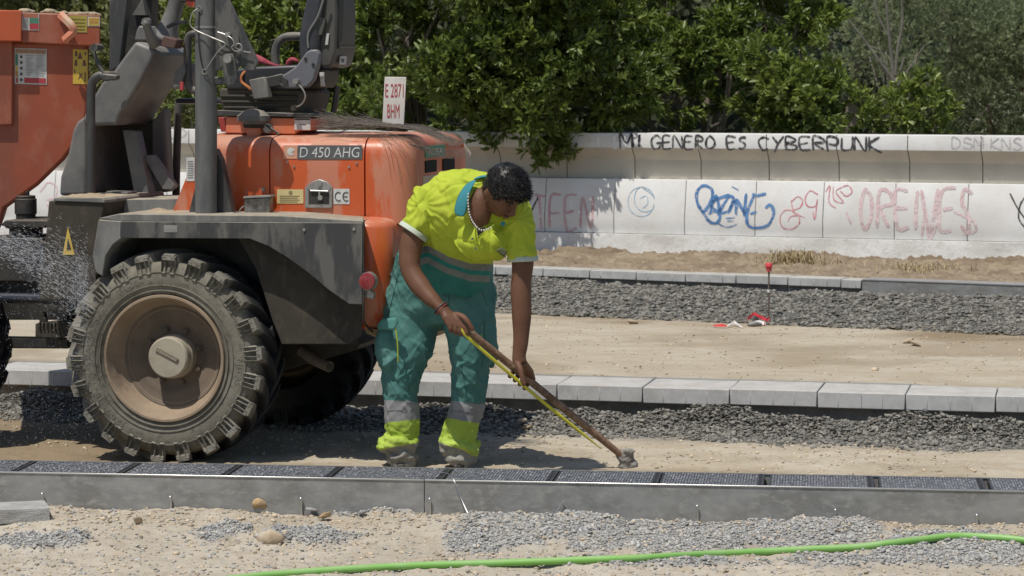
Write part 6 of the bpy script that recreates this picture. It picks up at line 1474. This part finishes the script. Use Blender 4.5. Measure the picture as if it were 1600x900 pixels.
for x, y in ((738,373),(743,388)):
    bm = B(); c = P(x, y, yc + .008); b_tube(bm, [c, c + V3(0,-.006,0)], .0055, 10); obj('button', bm, M_lgry, sh)
M_pearl = mat('pearl_beads', (.62,.58,.56), .25, spec=.7)
pts = spline([P(732,300,yc-.012), P(731.5,318,yc-.022), P(734,336,yc-.032), P(741,350,yc-.042), P(750,359,yc-.05), P(760,359,yc-.055), P(768,355,yc-.058)], 8)
bm = B(); acc = 0; last = pts[0]
for a, b_ in zip(pts, pts[1:]):
    acc += (b_ - a).length
    if acc > .0095: b_ball(bm, b_, (.0042, .0042, .0052), 2); acc = 0
obj('necklace', bm, M_pearl, PR, smooth=90)
wc_ = P(688,481,YS-.11); ad = (P(697,489,YS-.12) - P(680,472,YS-.10)).normalized(); l1 = ad.cross(V3(0,1,0)).normalized(); l3 = ad.cross(l1)
for off, m, rr in ((0, M_blk, .0045), (.010, mat('red_cord', (.30,.06,.05), .8), .0022)):
    bm = B(); b_tube(bm, [wc_ + ad * off + l1 * .0345 * math.cos(a) + l3 * .030 * math.sin(a) for a in np.linspace(0, 6.2832, 25)], rr, 7, cap=False); obj('bracelet', bm, m, PR, smooth=60)
# chest emblem (dirty crest) and dangling thread
patch('chest_badge', [(775,391,yc-.01),(784,386,yc-.012),(792,392,yc-.012),(790,402,yc-.006),(782,398,yc-.006)], mat('dark_crest', (.10,.11,.05), .8), sh, .002)
# ================================================================= TOOL
M_wood = mat('weathered_wood', (.26,.155,.095), .75, (.15,.085,.05), 14, (.34,.25,.18), bump=.3, bscale=60, stretch=(1,1,1))
tl_ = empty('scraper_tool', 'long wooden handled tool with a concrete crusted head held by the worker', 'tool', T1)
bm = B(); n_ = 30; pp = [T0 - TD * .05 + (T1 - T0 + TD * .04) * (i / n_) for i in range(n_ + 1)]; b_tube(bm, pp, [hr * (1 + .10 * nz(i * .3, 0, 0, 1) - .12 * sm(i, 22, 30)) for i in range(n_ + 1)], 14); obj('wooden_handle', bm, M_wood, tl_, smooth=60)
M_conc = mat('dried_concrete', (.30,.28,.25), .95, (.20,.185,.165), 20, bump=.8, bscale=70, bdist=.006)
bm = B(); Yh = T1.y
b_tube(bm, [P(966,706,Yh), P(977,716,Yh), P(983,722,Yh)], [.022,.034,.03], 14); b_tube(bm, [P(984,703,Yh-.02), P(981,716,Yh), P(975,732,Yh)], [.023,.027,.03], 14); b_ball(bm, P(989,726,Yh), (.024,.03,.024), 3); b_ball(bm, P(983,705,Yh-.02), (.030,.02,.014), 3)
def conc(co, ns):
    d = np.array([.006 * nz(*c, 30, 4) + .003 * nz(*c, 80, 2) for c in co]); return co + ns * d[:, None]
remesh('tool_head', bm, M_conc, .004, 3, .5, tl_, post=conc)
# yellow rod held along the handle
M_yel = mat('yellow_fibreglass', (.62,.58,.03), .4, (.55,.50,.06), 9)
Yt = lambda px: onT(px).y - .034
bm = B(); q = [P(722,508,YS-.15), P(725,521,Yt(725))] + [P(725 + (940-725) * t, 522 + (701-522) * t + 3 * math.sin(t * 3), Yt(725 + 215 * t)) for t in (.2,.4,.6,.8,1)]
b_tube(bm, spline(q, 5), [.0080] * 25 + [.0080, .0075, .006, .0045, .003, .002], 10); tag(obj('yellow_rod', bm, M_yel, smooth=60), 'thin yellow rod held along the wooden handle by the worker', 'rod')
